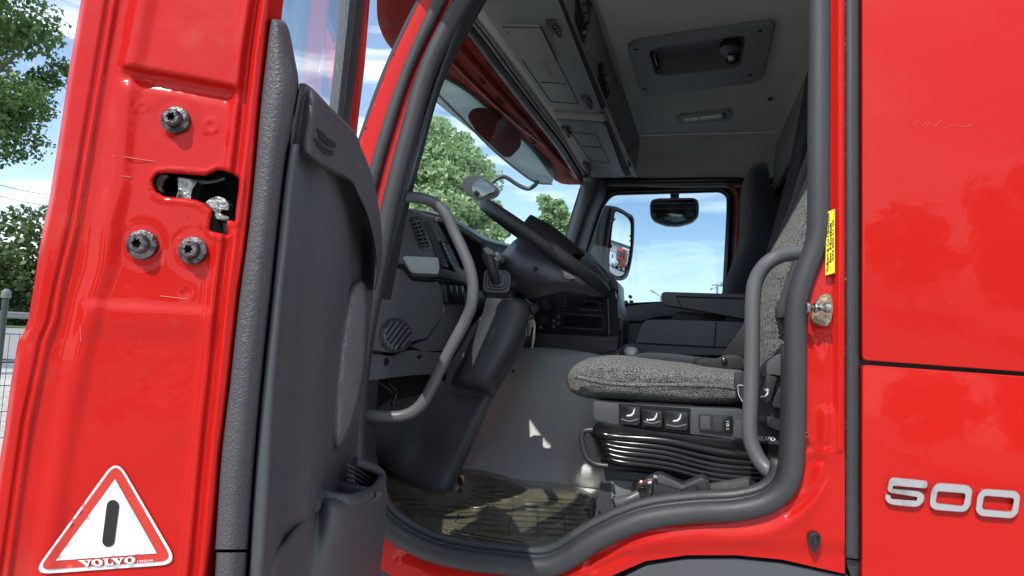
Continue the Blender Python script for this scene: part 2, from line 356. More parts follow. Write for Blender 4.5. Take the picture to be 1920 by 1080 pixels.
GLASSF = glassmat('tinted_door_glass', (.43, .54, .62), 1.4)
ACRYL = glassmat('smoked_acrylic', (.36, .40, .39), 1.1, haze=.15, k=.2)
MIRR = mat('mirror_glass', (.9, .93, .93), .01, metal=1)
def fabric(name, c0, c1, s=1):
    m = bpy.data.materials.new(name); m.use_nodes = True; nt = m.node_tree; b = nt.nodes['Principled BSDF']; N = nt.nodes.new; L = nt.links.new
    b.inputs['Roughness'].default_value = .95; b.inputs['Specular IOR Level'].default_value = .15; b.inputs['Sheen Weight'].default_value = .15
    tc = N('ShaderNodeTexCoord'); mp = N('ShaderNodeMapping'); mp.inputs['Scale'].default_value = (.42, .6, 1); L(tc.outputs['Object'], mp.inputs[0])
    v = N('ShaderNodeTexVoronoi'); v.inputs['Scale'].default_value = 300*s; v.inputs['Randomness'].default_value = .75; L(mp.outputs[0], v.inputs[0])
    n = N('ShaderNodeTexNoise'); n.inputs['Scale'].default_value = 170*s; n.inputs['Detail'].default_value = 5; n.inputs['Roughness'].default_value = .8; L(tc.outputs['Object'], n.inputs[0])
    mu = N('ShaderNodeMath'); mu.operation = 'MULTIPLY_ADD'; mu.inputs[1].default_value = -.9; L(v.outputs['Distance'], mu.inputs[0]); L(n.outputs[0], mu.inputs[2])
    r_ = N('ShaderNodeMapRange'); r_.inputs[1].default_value = -.12; r_.inputs[2].default_value = .42; L(mu.outputs[0], r_.inputs[0])
    mx = N('ShaderNodeMixRGB'); mx.inputs[1].default_value = (*c0, 1); mx.inputs[2].default_value = (*c1, 1); L(r_.outputs[0], mx.inputs[0]); L(mx.outputs[0], b.inputs[0])
    bp = N('ShaderNodeBump'); bp.inputs['Strength'].default_value = .8; bp.inputs['Distance'].default_value = .002; wn = N('ShaderNodeTexNoise'); wn.inputs['Scale'].default_value = 16; wn.inputs['Detail'].default_value = 3; wm = N('ShaderNodeMapping'); wm.inputs['Scale'].default_value = (.45, 1, 1.6); L(tc.outputs['Object'], wm.inputs[0]); L(wm.outputs[0], wn.inputs[0]); b2 = N('ShaderNodeBump'); b2.inputs['Strength'].default_value = .9; b2.inputs['Distance'].default_value = .02; L(wn.outputs[0], b2.inputs['Height']); L(b2.outputs[0], bp.inputs['Normal'])
    L(mu.outputs[0], bp.inputs['Height']); L(bp.outputs[0], b.inputs['Normal']); return m
FAB = fabric('grey_woven_cloth', (.035, .036, .036), (.33, .325, .31), 2.0)
# ================================================================== THE TRUCK
TR = thing('truck', 'red lorry cab with its driver door standing wide open, seen from beside the door', 'truck', (0, 1.1, 0))
def ip(t, y):   # interpolate table rows (y, v...) at y
    t = np.array(t, float); return [np.interp(y, t[:, 0], t[:, j]) for j in range(1, t.shape[1])]
def rl(n): return np.array(n, float)
# ---- door opening seal path (px on the cab side plane)
SEAL = [(868, 0), (804, 125), (767, 250), (731, 390), (716, 470), (698, 560), (682, 650), (671, 750), (668, 850), (684, 925), (722, 985), (796, 1030), (874, 1050), (952, 1059), (1017, 1064), (1062, 1050), (1125, 1010), (1208, 975), (1295, 962), (1381, 957), (1442, 941), (1478, 905), (1488, 845), (1491, 748), (1492, 620), (1495, 567), (1507, 520), (1526, 470), (1534, 425), (1535, 300), (1536, 0), (1530, -110), (1490, -170), (1400, -195), (1080, -185), (960, -140)]
SEALS = [q[:2] for q in cr(SEAL, 4, True)]
def YS(x, y): return 0.0
RIDGE = cr([(760, 1062), (870, 1092), (1000, 1098), (1090, 1075), (1180, 1030), (1290, 1004), (1400, 1003), (1470, 985), (1530, 930), (1548, 860), (1552, 780)], 6)
RIDGE = np.array(RIDGE)[:, :2]
SLOT = rpoly([(1104, 1074), (1112, 1062), (1172, 1034), (1187, 1036), (1184, 1046), (1122, 1076)], 6)
DENT = np.array(cr([(1492, 880), (1530, 862), (1548, 870), (1545, 900), (1515, 935), (1480, 962)], 5))[:, :2]
VGRV = np.array([(1556, 480), (1556, -300)])
VDEN = rpoly([(1524, 620), (1562, 622), (1542, 680)], 4)
def side_pts(V):
    """depth of the stamped side panel for an array of px points"""
    d0 = pdist(SEALS, V); dr = pdist(RIDGE, V, False); ds = pdist(SLOT, V); ins = inside(SLOT, V); dd = pdist(DENT, V, False); h = np.zeros(len(V))
    h += -.010*np.clip(d0/60, 0, 1)
    h += -.005*np.exp(-(dr/15)**2)
    h += np.where(ins, .004*np.clip(ds/4, 0, 1), 0)
    h += .004*np.exp(-(dd/7)**2)
    iv = inside(VDEN, V); h += np.where(iv, .004*np.clip(pdist(VDEN, V)/10, 0, 1), 0)
    x, y = V[:, 0], V[:, 1]
    right = (x > 1500) & (y < 850); h += np.where(right, -.006*np.exp(-((x-1575)/6)**2)+.003*np.exp(-((x-1557)/4)**2), 0)
    h += .003*np.exp(-((y-842+.15*(x-1500))/3.5)**2)*((x > 1495) & (x < 1560))
    bot = (y > 1000) & (x > 1100); h += np.where(bot, .006*np.clip((y-1015)/25, 0, 1), 0)
    return h
def cdt_h(name, outline, holes, hf, mat, parent, step, base=0):
    o = cdt(name, outline, holes, lambda x, y: (x, y, 0), mat, parent, step=step)
    me = o.data; v = np.zeros(len(me.vertices)*3); me.vertices.foreach_get('co', v); v = v.reshape(-1, 3)+ORG
    h = hf(v[:, :2]); W = np.array([P(a[0], a[1], base+k) for a, k in zip(v, h)])-ORG
    me.vertices.foreach_set('co', W.ravel()); me.update()
    bm = bmesh.new(); bm.from_mesh(me); bmesh.ops.recalc_face_normals(bm, faces=bm.faces); bm.to_mesh(me); bm.free(); return o
SIDE = [(788, 0), (727, 125), (680, 250), (640, 375), (600, 520), (560, 800), (556, 1000), (620, 1030), (704, 1062), (742, 1084), (860, 1120), (1000, 1130), (1100, 1108), (1146, 1080), (1210, 1052), (1287, 1041), (1381, 1041), (1466, 1049), (1584, 1076), (1584, 500), (1584, -330), (1200, -330), (960, -260)]
cab = cdt_h('cab_side_panel', SIDE, [SEALS], side_pts, RED, TR, 5)
# inner return of the door opening (red flange behind the seal)
def pathY(path, Y, off=(0, 0)): return [P(x+off[0], y+off[1], Y) for x, y in path]
fl = resample(SEALS, 14); a = pathY(fl, .0); b = [q+np.array([0, .09, 0]) for q in a]; m = len(a)
mk('door_aperture_flange', a+b, [(i, (i+1) % m, m+(i+1) % m, m+i) for i in range(m)], BLK, TR)
# rubber seal with its inner lip
c3 = [P(x, y, -.006) for x, y in SEALS]
def insetpath(path, d):
    p = np.array(path); m = len(p); o = []
    ar = 0.5*sum(p[i-1][0]*p[i][1]-p[i][0]*p[i-1][1] for i in range(m)); s = 1 if ar > 0 else -1
    for i in range(m):
        t = p[(i+1) % m]-p[i-1]; t = t/np.linalg.norm(t); n = np.array([-t[1], t[0]])*s; o.append(tuple(p[i]+n*d))
    return o
V, Fc = tubegeo(c3, .0195, 14, True, flat=(1, 1), ref=(0, 1, 0))
seal = mk('door_seal', V, Fc, RUB, TR)
lowi = [i for i, q in enumerate(SEALS) if q[1] > 640 and (q[1] > 900 or q[0] > 1400)]; lowi = range(min(lowi), max(lowi)+1)
ip1, ip2 = insetpath(SEALS, 17), insetpath(SEALS, 28)
V, Fc = tubegeo([P(*ip1[i], .012) for i in lowi], .010, 10, ref=(0, 1, 0))
mk('seal_lip', V, Fc, RUBD, seal)
V, Fc = tubegeo([P(*ip2[i], .03) for i in lowi if SEALS[i][1] > 860], .013, 10, ref=(0, 1, 0))
mk('sill_trim', V, Fc, RUB, seal)
# A pillar weatherstrip and edge, B pillar weatherstrip
tube('pillar_weatherstrip', [P(*q, -.012) for q in [(868, -90), (825, 0), (767, 125), (724, 250), (690, 375), (662, 500), (640, 640), (628, 780)]], [.015, .015, .012, .0135, .014, .015, .015, .015], RUB, TR, flat=(1, .9))
tube('windscreen_edge_rubber', [P(*q, .0) for q in [(844, -90), (790, 0), (729, 125), (683, 250), (645, 370), (604, 520), (580, 640)]], .009, RUBD, TR)
mws = cdt_h('cab_rear_weatherstrip', rpoly([(1583, -330), (1613, -330), (1613, 1049), (1585, 1046)], 3), [], lambda V: -.016+.010*(np.abs((V[:, 0]-1597)/16)**2)+.004*np.exp(-((V[:, 0]-1601)/2.2)**2), RUB, TR, 5)
md = mws.modifiers.new('thickness', 'SOLIDIFY'); md.thickness = .008
PR('cab_rear_gap', [(1600, -330), (1630, -330), (1630, 1300), (1598, 1300)], .012, .05, BLK, TR, bev=0)
PR('weatherstrip_foot', [(1585, 1048), (1612, 1052), (1610, 1090), (1596, 1085)], -.002, .01, BLK, TR)
# wheel arch and step below the red sill
PR('wheel_arch', rpoly([(1150, 1092), (1212, 1060), (1287, 1048), (1381, 1047), (1466, 1056), (1600, 1084), (1600, 1400), (1120, 1400)], 10), .004, .12, SLATE, TR, .006)
PR('step_panel', [(560, 1010), (704, 1070), (742, 1092), (860, 1128), (1000, 1138), (1150, 1112), (1150, 1400), (520, 1400)], .02, .2, BLK, TR, .004)
# body panels behind the door
def bodyp(name, pts, Yo=-.022, lab=None): return PR(name, rpoly(pts, 9), Yo, .03, RED, TR, .005, seg=3, label=lab)
up1 = bodyp('rear_side_panel', [(1617, -330), (2150, -330), (2150, 714), (1617, 675)], -.018)
up2 = bodyp('lower_side_panel', [(1617, 684), (2150, 722), (2150, 1420), (1617, 1400)], -.018)
PR('panel_gap', [(1612, 655), (2150, 690), (2150, 750), (1612, 705)], .014, .03, BLK, TR, 0)
# 500 badge
def bp_(pts): return [(480+p[0]-480, p[1]) for p in pts]
def badge(name, outer, hole=None):
    f = lambda q: (1480+q[0]/2.7, 680+q[1]/2.7)
    ho = [rpoly([f(q) for q in hole[0]], hole[1])] if hole else []
    oo = rpoly([f(q) for q in outer[0]], outer[1])
    p0 = P(1700, 930, -.03); q = lambda a: (a[0], a[1])
    V = []; 
    loops = [oo]+ho; vs = []; es = []
    for lp in loops:
        k = len(vs); vs += [tuple(v) for v in lp]; es += [(k+i, k+(i+1) % len(lp)) for i in range(len(lp))]
    r_ = delaunay_2d_cdt([Vector(v) for v in vs], es, [], 0, 1e-5); V2 = np.array([tuple(v) for v in r_[0]]); tri = np.array([list(t) for t in r_[2]]); ce = V2[tri].mean(1); k = inside(oo, ce)
    for h in ho: k &= ~inside(h, ce)
    Fc = [tuple(t) for t in tri[k]]; W = [P(*v, -.0275) for v in V2]
    for lp in loops:
        c = np.mean(lp, 0); s = 1.6 if lp is oo else -1.6
        b = len(W); m_ = len(lp); outl = []
        for i, v in enumerate(lp):
            t = np.array(lp[(i+1) % m_])-np.array(lp[i-1]); t = t/np.linalg.norm(t); n = np.array([t[1], -t[0]]); n = n if n@(np.array(v)-c) > 0 else -n
            if lp is not oo: n = -n
            outl.append(np.array(v)+n*1.3)
        W += [P(*v, -.0275) for v in lp]+[P(*v, -.0255) for v in outl]+[P(*v, -.019) for v in outl]
        for j in range(2): Fc += [(b+j*m_+i, b+j*m_+(i+1) % m_, b+(j+1)*m_+(i+1) % m_, b+(j+1)*m_+i) for i in range(m_)]
    return sharp(mk(name, W, Fc, CHROME, up2), 30)
badge('badge_digit', ([(508, 582), (700, 600), (698, 637), (525, 622), (521, 640), (655, 652), (682, 668), (682, 700), (655, 727), (625, 729), (515, 717), (488, 698), (485, 668), (512, 670), (514, 690), (645, 700), (650, 680), (495, 655)], 9))
badge('badge_digit', ([(750, 610), (905, 622), (926, 645), (915, 730), (885, 756), (735, 744), (711, 722), (720, 640)], 22), ([(756, 650), (888, 660), (893, 672), (884, 718), (874, 727), (748, 713), (740, 703), (748, 656)], 8))
badge('badge_digit', ([(985, 640), (1148, 652), (1168, 675), (1157, 762), (1128, 787), (968, 775), (944, 750), (954, 668)], 22), ([(992, 672), (1130, 684), (1139, 694), (1128, 748), (1119, 756), (982, 744), (974, 734), (984, 680)], 8))
# drain tab, striker, sticker, small hole
PR('drain_grommet', rpoly([(1515, 1003), (1522, 998), (1532, 998), (1540, 1005), (1539, 1016), (1529, 1038), (1524, 1036), (1514, 1014)], 5), -.022, .012, BLKG, TR, .002)
lathe('drain_button', P(1527, 1009, -.022), (0, -1, 0), [(.009, 0), (.009, .003), (.006, .004), (.005, .001)], BLKG, TR)
lathe('body_hole', P(1512, 815, -.0165), (0, -1, 0), [(.0045, -.003), (.0045, .0006), (.0028, .0008), (.0028, -.002)], REDI, TR, 16)
lathe('hole_core', P(1512, 815, -.0158), (0, -1, 0), [(.0026, -.002), (.0026, .001)], HOLE, TR, 16)
st = PR('door_striker', rpoly([(1520, 592), (1536, 556), (1550, 549), (1560, 555), (1563, 575), (1560, 600), (1551, 612), (1541, 611), (1524, 603)], 6), -.026, .02, RUST, TR, .003)
sp_, se_ = P(1512, 577, -.050), P(1556, 577, -.046)
sv = se_-sp_; ln = np.linalg.norm(sv)
lathe('striker_pin', sp_, sv, [(.009, 0), (.009, .004), (.0055, .005), (.0055, .011), (.0085, .013), (.0085, .017), (.0055, .019), (.005, ln-.012), (.0085, ln-.008), (.0085, ln)], STEEL, st, 20)
stc = [P(1548.5, 517, -.0135), P(1566, 512, -.0185), P(1566, 393, -.0185), P(1551, 399, -.0135)]
def quad_sheet(name, c, mat, parent, n=1, off=.0006, label=None):
    c = [np.array(q) for q in c]; nn = np.cross(c[1]-c[0], c[3]-c[0]); nn /= np.linalg.norm(nn)
    if nn@(CAM-c[0]) < 0: nn = -nn
    o = prism(name, [q+nn*off for q in c], -nn*off*.8, mat, parent, 0, label=label); return o
ys = quad_sheet('yellow_sticker', stc, YEL, TR, off=.006)
nn = np.array([-.28, -.96, 0])*.0065
def sub(c, u0_, u1, v0, v1, rot=True):
    # text running upwards: its x axis is the sticker's v axis
    B = lambda u, v: bil([np.array(q)+nn for q in c], u, v)
    return [B(u1, v0), B(u1, v1), B(u0_, v1), B(u0_, v0)]
textobj('sticker_text', 'Volkart & Co Oberhasli', sub(stc, .06, .34, .04, .97), INK, ys, .0004, .02)
textobj('sticker_text', 'Im Notfall', sub(stc, .38, .64, .18, .8), INK, ys, .0004, .035)
textobj('sticker_text', '044 850 51 50', sub(stc, .68, .9, .2, .84), INK, ys, .0004, .02)
# ---- cab shell: roof, floor, walls so that no light leaks in
box('cab_roof', (-.62, .0, 2.86), (.62, 2.3, 2.9), RED, TR, .01)
box('cab_rear_wall', (.56, .05, 1.2), (.60, 2.3, 2.859), RED, TR, 0)
box('cab_front_wall', (-1.25, .04, 1.2), (-1.2, 2.26, 2.0), RED, TR, 0)
box('cab_floor_pan', (-1.2, .02, 1.18), (.56, 2.28, 1.285), BLK, TR, 0)
mk('side_closing_panel', [(-1.25, .0, 1.15), (-.80, .0, 1.15), (-.80, 0, 1.98), (-1.25, 0, 1.98)], [(0, 1, 2, 3)], RED, TR)
prism('roof_front', [(-.64, 0, 2.9), (-.64, 2.3, 2.9), (-.64, 2.3, 2.68), (-.64, 0, 2.68)], (.03, 0, 0), RED, TR, .003)
prism('roof_side', [(-.62, -.004, 2.9), (.62, -.004, 2.9), (.62, -.004, 2.72), (-.5, -.004, 2.72)], (0, .02, 0), REDI, TR, 0)

SCR = mat('scratched_red', (.60, .045, .03), .5)
for a in ([(1714, 232), (1722, 228), (1730, 236), (1736, 229)], [(1738, 236), (1746, 227), (1752, 238), (1760, 230), (1768, 226)], [(1770, 240), (1790, 236), (1812, 238), (1822, 232)], [(1778, 566), (1788, 571)], [(1848, 246), (1880, 268)]):
    tube('paint_scratch', [P(*q, -.0182) for q in a], .0006, SCR, up1, n=3, seg=5)
# ================================================================== THE OPEN DOOR
LB = [(-420, 222), (0, 152), (120, 131), (215, 117), (370, 93), (430, 80), (540, 63), (600, 53), (618, 47), (640, 34), (655, 31), (720, 20), (810, 8), (860, 0), (1100, -40), (1500, -105)]
C1 = [(-420, 268), (0, 203), (215, 166), (425, 131), (540, 103), (600, 92), (640, 76), (680, 68), (790, 44), (1040, 8), (1500, -60)]
C2 = [(-420, 300), (0, 236), (115, 214), (200, 200), (350, 189), (425, 170), (500, 162), (560, 142), (600, 134), (650, 121), (690, 113), (820, 88), (1040, 56), (1500, -10)]
RR = [(-420, 520), (0, 466), (100, 451), (250, 436), (450, 411), (540, 400), (690, 385), (820, 371), (1040, 351), (1500, 300)]
RB = [(-420, 560), (0, 510), (60, 506), (200, 490), (350, 477), (480, 462), (540, 452), (650, 440), (780, 425), (850, 416), (950, 408), (1000, 403), (1080, 392), (1500, 350)]
def tx(t, y): t = np.array(t, float); return np.interp(y, t[:, 0], t[:, 1])
DY = [-420, -200, 0, 60, 120, 200, 300, 370, 430, 480, 540, 600, 618, 640, 655, 720, 780, 850, 950, 1000, 1080, 1250, 1500]
d_out = [(tx(LB, y), y) for y in DY]+[(tx(RB, y), y) for y in DY[::-1]]
LH = [(215, 530), (214, 498), (238, 465), (300, 458), (395, 465), (520, 475), (560, 460), (600, 441), (640, 447), (690, 465), (727, 492), (722, 560), (710, 650), (700, 747), (652, 738), (655, 828), (560, 805), (550, 790), (568, 680), (520, 640), (470, 620), (430, 612), (350, 605), (280, 597), (232, 572)]
LH = rpoly([(220+x/3.175, 180+y/3.175) for x, y in LH], 2)
BOLTS = [(330, 226, .0108), (267, 459, .0115), (362, 470, .0108)]
def door_h(V):
    x, y = V[:, 0], V[:, 1]; lb, c1, c2, r1, rb = (tx(t, y) for t in (LB, C1, C2, RR, RB)); h = np.zeros(len(V))
    g = lambda d, w: np.exp(-(d/w)**2); sm = lambda a: np.clip(a, 0, 1)**2*(3-2*np.clip(a, 0, 1))
    h += -.012*(1-sm((x-lb)/14))**2                    # rolled outer edge
    h += -.003*g(x-c1, 4.5)+.001*g(x-c1-12, 8)           # sealing crease
    h += -.004*sm((x-c1-2)/24)+.0045*sm((x-c2+4)/30)
    h += -.0035*sm((x-c2-32)/34)*sm((r1-x)/26+.2)        # shallow recess
    h += .0028*g(x-r1, 6.5)-.003*g(x-r1-16, 7)+.0022*g(x-r1-30, 6)
    h += -.010*sm((x-rb+8)/8)
    yl = 128+(x-220)*.19; tr_ = sm((x-c2-8)/20)*sm((r1+14-x)/26)
    h += tr_*(.007*sm((yl-y)/11)-.003*g(y-yl-12, 14)+.0022*sm((y-556-(x-150)*.06)/22)*(1-sm((y-584-(x-150)*.06)/60)))
    for bx, by, br in BOLTS: d = np.hypot(x-bx, y-by); h += -.0005*g(d-38, 8)+.0004*g(d, 34)
    h += .0008*g(np.hypot(x-395, y-236)-12, 5)+.0005*g(np.hypot(x-268, y-200)-9, 4)-.0015*g(np.hypot(x-350, y-548), 9)
    dl = pdist(LH, V); h += .0016*np.exp(-((dl-6)/4)**2)-.0025*np.exp(-dl/3)
    h += .00055*np.sin(x/60+y/57)*np.sin(y/90)+.0002*np.sin(x/23-y/71)
    return h
UK = np.array([0, 56, 112, 336, 392], float)         # u: straightened px across the edge face, creases at constant u
def knots(y): return np.array([tx(t, y) for t in (LB, C1, C2, RR, RB)])
def toU(x, y): return (float(np.interp(x, knots(y), UK)), y)
def fromU(u, y): return float(np.interp(u, UK, knots(y)))
door = cdt('door', [(0, y) for y in DY]+[(392, y) for y in DY[::-1]], [[toU(*q) for q in resample(LH, 3)]], lambda u, y: (fromU(u, y), y, 0), REDD, TR, step=4.4)
me = door.data; v = np.zeros(len(me.vertices)*3); me.vertices.foreach_get('co', v); v = v.reshape(-1, 3)+ORG
hh = door_h(v[:, :2]); W = np.array([DE(a[0], a[1], k) for a, k in zip(v, hh)])-ORG; me.vertices.foreach_set('co', W.ravel()); me.update()
door['label'] = 'red painted steel door edge with latch hole and three bolts'
# outer skin and inner return of the door
sk = []; 
for y in DY:
    e = DE(tx(LB, y), y, -.012); hub = e+DD*1.0; hub[2] = e[2]
    sk.append([e, e+DD*.02-DN*.006, e+DD*.5-DN*.02, hub])
YB = [y for y in DY if y >= 0]
sk = []
for y in YB:
    e = DE(tx(LB, y)+2, y, -.011); sk.append([e, e+DD*.03+DN*.001, e+DD*(.45 if y > 60 else .06)+DN*.002, e+DD*(.80 if y > 60 else .08)+DN*.004])
grid('outer_skin', sk, RED, door, n=1, m=2)
g_ = []
for y in DY: e = DE(tx(RB, y)-1, y, -.008); g_.append([e, e+DD*.03])
grid('edge_return', g_, RED, door, n=1, m=2)
# latch behind the hole
hc = DE(367, 378, 0)
bx_ = [DE(280, 310, -.05), DE(465, 310, -.05), DE(465, 450, -.05), DE(280, 450, -.05)]; fr = [DE(280, 310, -.004), DE(465, 310, -.004), DE(465, 450, -.004), DE(280, 450, -.004)]
mk('latch_case', bx_+fr, [(0, 1, 2, 3), (0, 1, 5, 4), (1, 2, 6, 5), (2, 3, 7, 6), (3, 0, 4, 7)], HOLE, door, smooth=False)
lz = lambda pts: [(220+x/3.175, 180+y/3.175) for x, y in pts]
def dpr(name, pts, off, d, m_, bev=.0015, r_=2, lab=None): return prism(name, [DE(*q, off) for q in rpoly(lz(pts), r_)], DD*d, m_, door, bev, label=lab, seg=3)
dpr('latch_claw', [(356, 482), (400, 488), (480, 505), (455, 540), (440, 575), (436, 625), (345, 615), (362, 560), (360, 520)], -.010, .014, STEEL, .003, 5)
dpr('latch_claw', [(520, 635), (560, 605), (600, 596), (640, 610), (665, 650), (662, 680), (620, 676), (610, 700), (640, 712), (670, 720), (660, 742), (585, 732), (580, 690), (550, 660)], -.008, .014, STEEL, .003, 4)
dpr('latch_plate', [(575, 690), (600, 735), (655, 745), (650, 830), (560, 810)], -.022, .006, BLKG, .002)
dpr('latch_plate', [(430, 480), (560, 500), (600, 470), (640, 480), (640, 500), (560, 520), (470, 530)], -.016, .006, BLKG, .002, 4)
dpr('latch_plate', [(235, 490), (262, 470), (300, 470), (270, 500), (258, 540), (270, 575), (240, 560), (228, 530)], -.012, .004, RUST, .001, 3)
def star(i, k, n=4): return (1.0, .86, .68, .86)[k % 4]
for bx, by, br in BOLTS:
    o = lathe('bolt', DE(bx, by, -.001), -DD*1.0+DN*.03, [(br, -.002), (br, .0022), (br*.9, .003), (br*.66, .0034), (br*.62, .0085), (br*.5, .0102), (br*.34, .0104), (br*.31, .0095), (br*.30, .004), (br*.05, .0035)], ZINC, door, 24,
          ring=lambda i, k: star(i, k) if i in (6, 7, 8) else 1)
    lathe('bolt_socket', DE(bx, by, -.001), -DD, [(br*.25, .0036), (br*.25, .0046)], HOLE, o, 12)
# ---- warning triangle
tri = lambda pts: [(60+x/4.697, 850+y/4.697) for x, y in pts]
OFFS = -.0026
def dsh(name, pts, holes, off, m_, par, lab=None):
    return cdt(name, pts, holes, lambda x, y: DE(x, y, door_h(np.array([[x, y]]))[0]+off), m_, par, step=9, label=lab)
t_out = rpoly(tri([(745, 40), (1290, 975), (0, 1068)]), 34, 6); t_in = rpoly(tri([(742, 78), (1240, 945), (50, 1030)]), 25, 6); t_w = tri([(732, 228), (1100, 880), (208, 945)])
wst = dsh('warning_sticker', t_out, [], .0016, WHITE, door, 'white edged red warning triangle sticker')
dsh('sticker_field', t_in, [], .0022, STRED, wst)
dsh('sticker_triangle', t_w, [], .0028, WHITE, wst)
b1, b2 = np.array(tri([(712, 465)])[0]), np.array(tri([(672, 770)])[0]); ax = (b2-b1)/np.linalg.norm(b2-b1); pn = np.array([-ax[1], ax[0]])*11.6
cap_ = [tuple(b1+pn*math.cos(R(a))-ax*11.6*math.sin(R(a))) for a in range(0, 181, 15)]+[tuple(b2-pn*math.cos(R(a))+ax*11.6*math.sin(R(a))) for a in range(0, 181, 15)]
dsh('sticker_bar', cap_, [], .0034, INK, wst)
# serif wordmark in unit boxes
def ring_(cx, cy, a, b, n=20, t=0): return [(cx+a*math.cos(t+2*math.pi*k/n), cy+b*math.sin(t+2*math.pi*k/n)) for k in range(n)]
def gV(x, w): return ([(x-.01*w, 1), (x-.01*w, .90), (x+.10*w, .88), (x+.47*w, 0), (x+.57*w, 0), (x+.88*w, .88), (x+1.0*w, .90), (x+1.0*w, 1), (x+.62*w, 1), (x+.62*w, .90), (x+.75*w, .86), (x+.60*w, .42), (x+.42*w, .86), (x+.52*w, .90), (x+.52*w, 1)], [])
def gO(x, w): return (ring_(x+w/2, .5, w/2, .52), [ring_(x+w/2, .5, w*.2, .38)])
def gL(x, w): return ([(x, 1), (x, .91), (x+.14*w, .87), (x+.14*w, .13), (x, .09), (x, 0), (x+.97*w, 0), (x+w, .42), (x+.90*w, .42), (x+.76*w, .12), (x+.46*w, .12), (x+.46*w, .87), (x+.60*w, .91), (x+.60*w, 1)], [])
WM = [gV(0, .23), gO(.215, .20), gL(.43, .17), gV(.575, .23), gO(.80, .20)]
def wm_on(name, c, m_, par, th=.0005, which=range(5)): return poly2(name, [WM[i] for i in which], c, m_, par, th)
zz = lambda x, y, o=.0: DE(60+x/4.697, 850+y/4.697, float(door_h(np.array([[60+x/4.697, 850+y/4.697]]))[0])+o)
wm_on('sticker_wordmark', [zz(432, 1000, .0028), zz(912, 966, .0028), zz(912, 908, .0028), zz(410, 944, .0028)], WHITE, wst)
textobj('sticker_number', '1203249', [zz(930, 960, .0028), zz(1068, 952, .0028), zz(1068, 932, .0028), zz(930, 940, .0028)], WHITE, wst, .0004)
# ---- inner trim
T1L = [(38, 509), (60, 505), (200, 489), (350, 476), (480, 461), (540, 451), (650, 439), (780, 424), (850, 415), (950, 408), (1030, 403)]
T1R = [(36, 520), (37, 526), (40, 533), (46, 538), (60, 543), (100, 551), (155, 561), (200, 552), (275, 544), (320, 535), (450, 520), (540, 511), (740, 490), (890, 477), (1030, 467)]
def t1(y0, y1, n_):
    rows = []
    for y in (n_ if hasattr(n_, '__len__') else np.linspace(y0, y1, n_)):
        l, r_ = tx(T1L, y), tx(T1R, y); r1_ = []
        for u, Y, e in ((-.10, -.815, 0), (0, -.846, 0), (.12, -.852, 0), (.5, -.85, 0), (.85, -.838, 0), (.97, -.825, 0), (1.0, -.80, 0)): r1_.append(P(l+(r_-l)*u, y, Y))
        rows.append(r1_)
    return rows
trim = part('door_trim', door)
ed = t1(0, 0, [36, 39, 44, 52, 64, 80, 110, 160, 230, 320, 430, 560, 700, 840, 960, 1030]); top = [[q+np.array([.004, .03, .001]) for q in ed[0]]]
edge = grid('trim_edge', ed, GRAIN, door, n=4)
T1L += [(1040, 408), (1500, 370)]; T1R += [(1500, 430)]
rows = t1(1036, 1300, 4); grid('lower_trim_edge', rows, GRAIN, door, n=4)
bpy.data.objects.remove(trim)
mk('trim_backing', [P(tx(T1L, y)+4, y, -.842) if k == 0 else P(tx(T1R, y)+30, y, -.765) for y in (300, 700, 1000, 1060, 1300) for k in (0, 1)], [(2*i, 2*i+1, 2*i+3, 2*i+2) for i in range(4)], HOLE, door)
# main moulded panel: rows (py, [(px, Y or offset)])
T2L = [(270, 544), (320, 536), (450, 521), (540, 512), (740, 491), (890, 478), (1080, 466), (1300, 446)]
T2R = [(270, 566), (320, 558), (450, 546), (540, 536), (740, 518), (940, 507), (1080, 497), (1300, 478)]
SIL = [(270, 640), (320, 672), (380, 696), (450, 707), (540, 701), (665, 688), (765, 676), (840, 670), (900, 662), (1080, 652), (1300, 630)]
rows = []
for y in (270, 300, 340, 400, 470, 540, 620, 700, 780, 850, 920, 1000, 1080, 1300):
    l, r_, s = tx(T2L, y), tx(T2R, y), tx(SIL, y)
    m1 = [P(l-4, y, -.79), P(l, y, -.826), P(l+5, y, -.832), P(r_-5, y, -.826), P(r_, y, -.80)]
    for u, o in ((.10, .024), (.22, .019), (.38, .023), (.5, .027), (.62, .024), (.72, .011), (.82, .008), (.93, .006), (1.0, -.002)): m1.append(PD(r_+(s-r_)*u, y, o))
    rows.append(m1)
pan = grid('trim_panel', rows, SLATE, door, n=4)
# upper cap with two slots
CAPT = [(562, 159), (574, 160), (592, 174), (620, 204), (648, 231), (667, 252), (678, 281), (691, 312), (705, 360), (714, 420), (717, 470), (713, 510), (704, 545)]
CAPB = [(543, 274), (556, 279), (580, 297), (612, 318), (640, 331), (660, 345), (671, 368), (684, 395), (695, 430), (702, 462), (706, 495), (706, 515), (702, 545)]
rows = []
cols = len(CAPT)
for u, dy in ((-.02, -.03), (0, 0.0), (.06, .006), (.3, .008), (.6, .007), (.9, .008), (.97, .005), (1.0, -.002), (1.03, -.02)):
    r_ = []
    for i, (a, b) in enumerate(zip(CAPT, CAPB)):
        x, y = a[0]+(b[0]-a[0])*u, a[1]+(b[1]-a[1])*u; base = .036 if i < 9 else .036-.003*(i-8)
        if i == 0: r_.append(P(x-1, y, -.79))
        q = P(x, y, -.826) if i == 0 else (P(x, y, -.812) if i == 1 else PD(x, y, base+dy))
        r_.append(q)
    rows.append(r_)
capo = grid('trim_cap', rows, GRAIN, door, n=4)
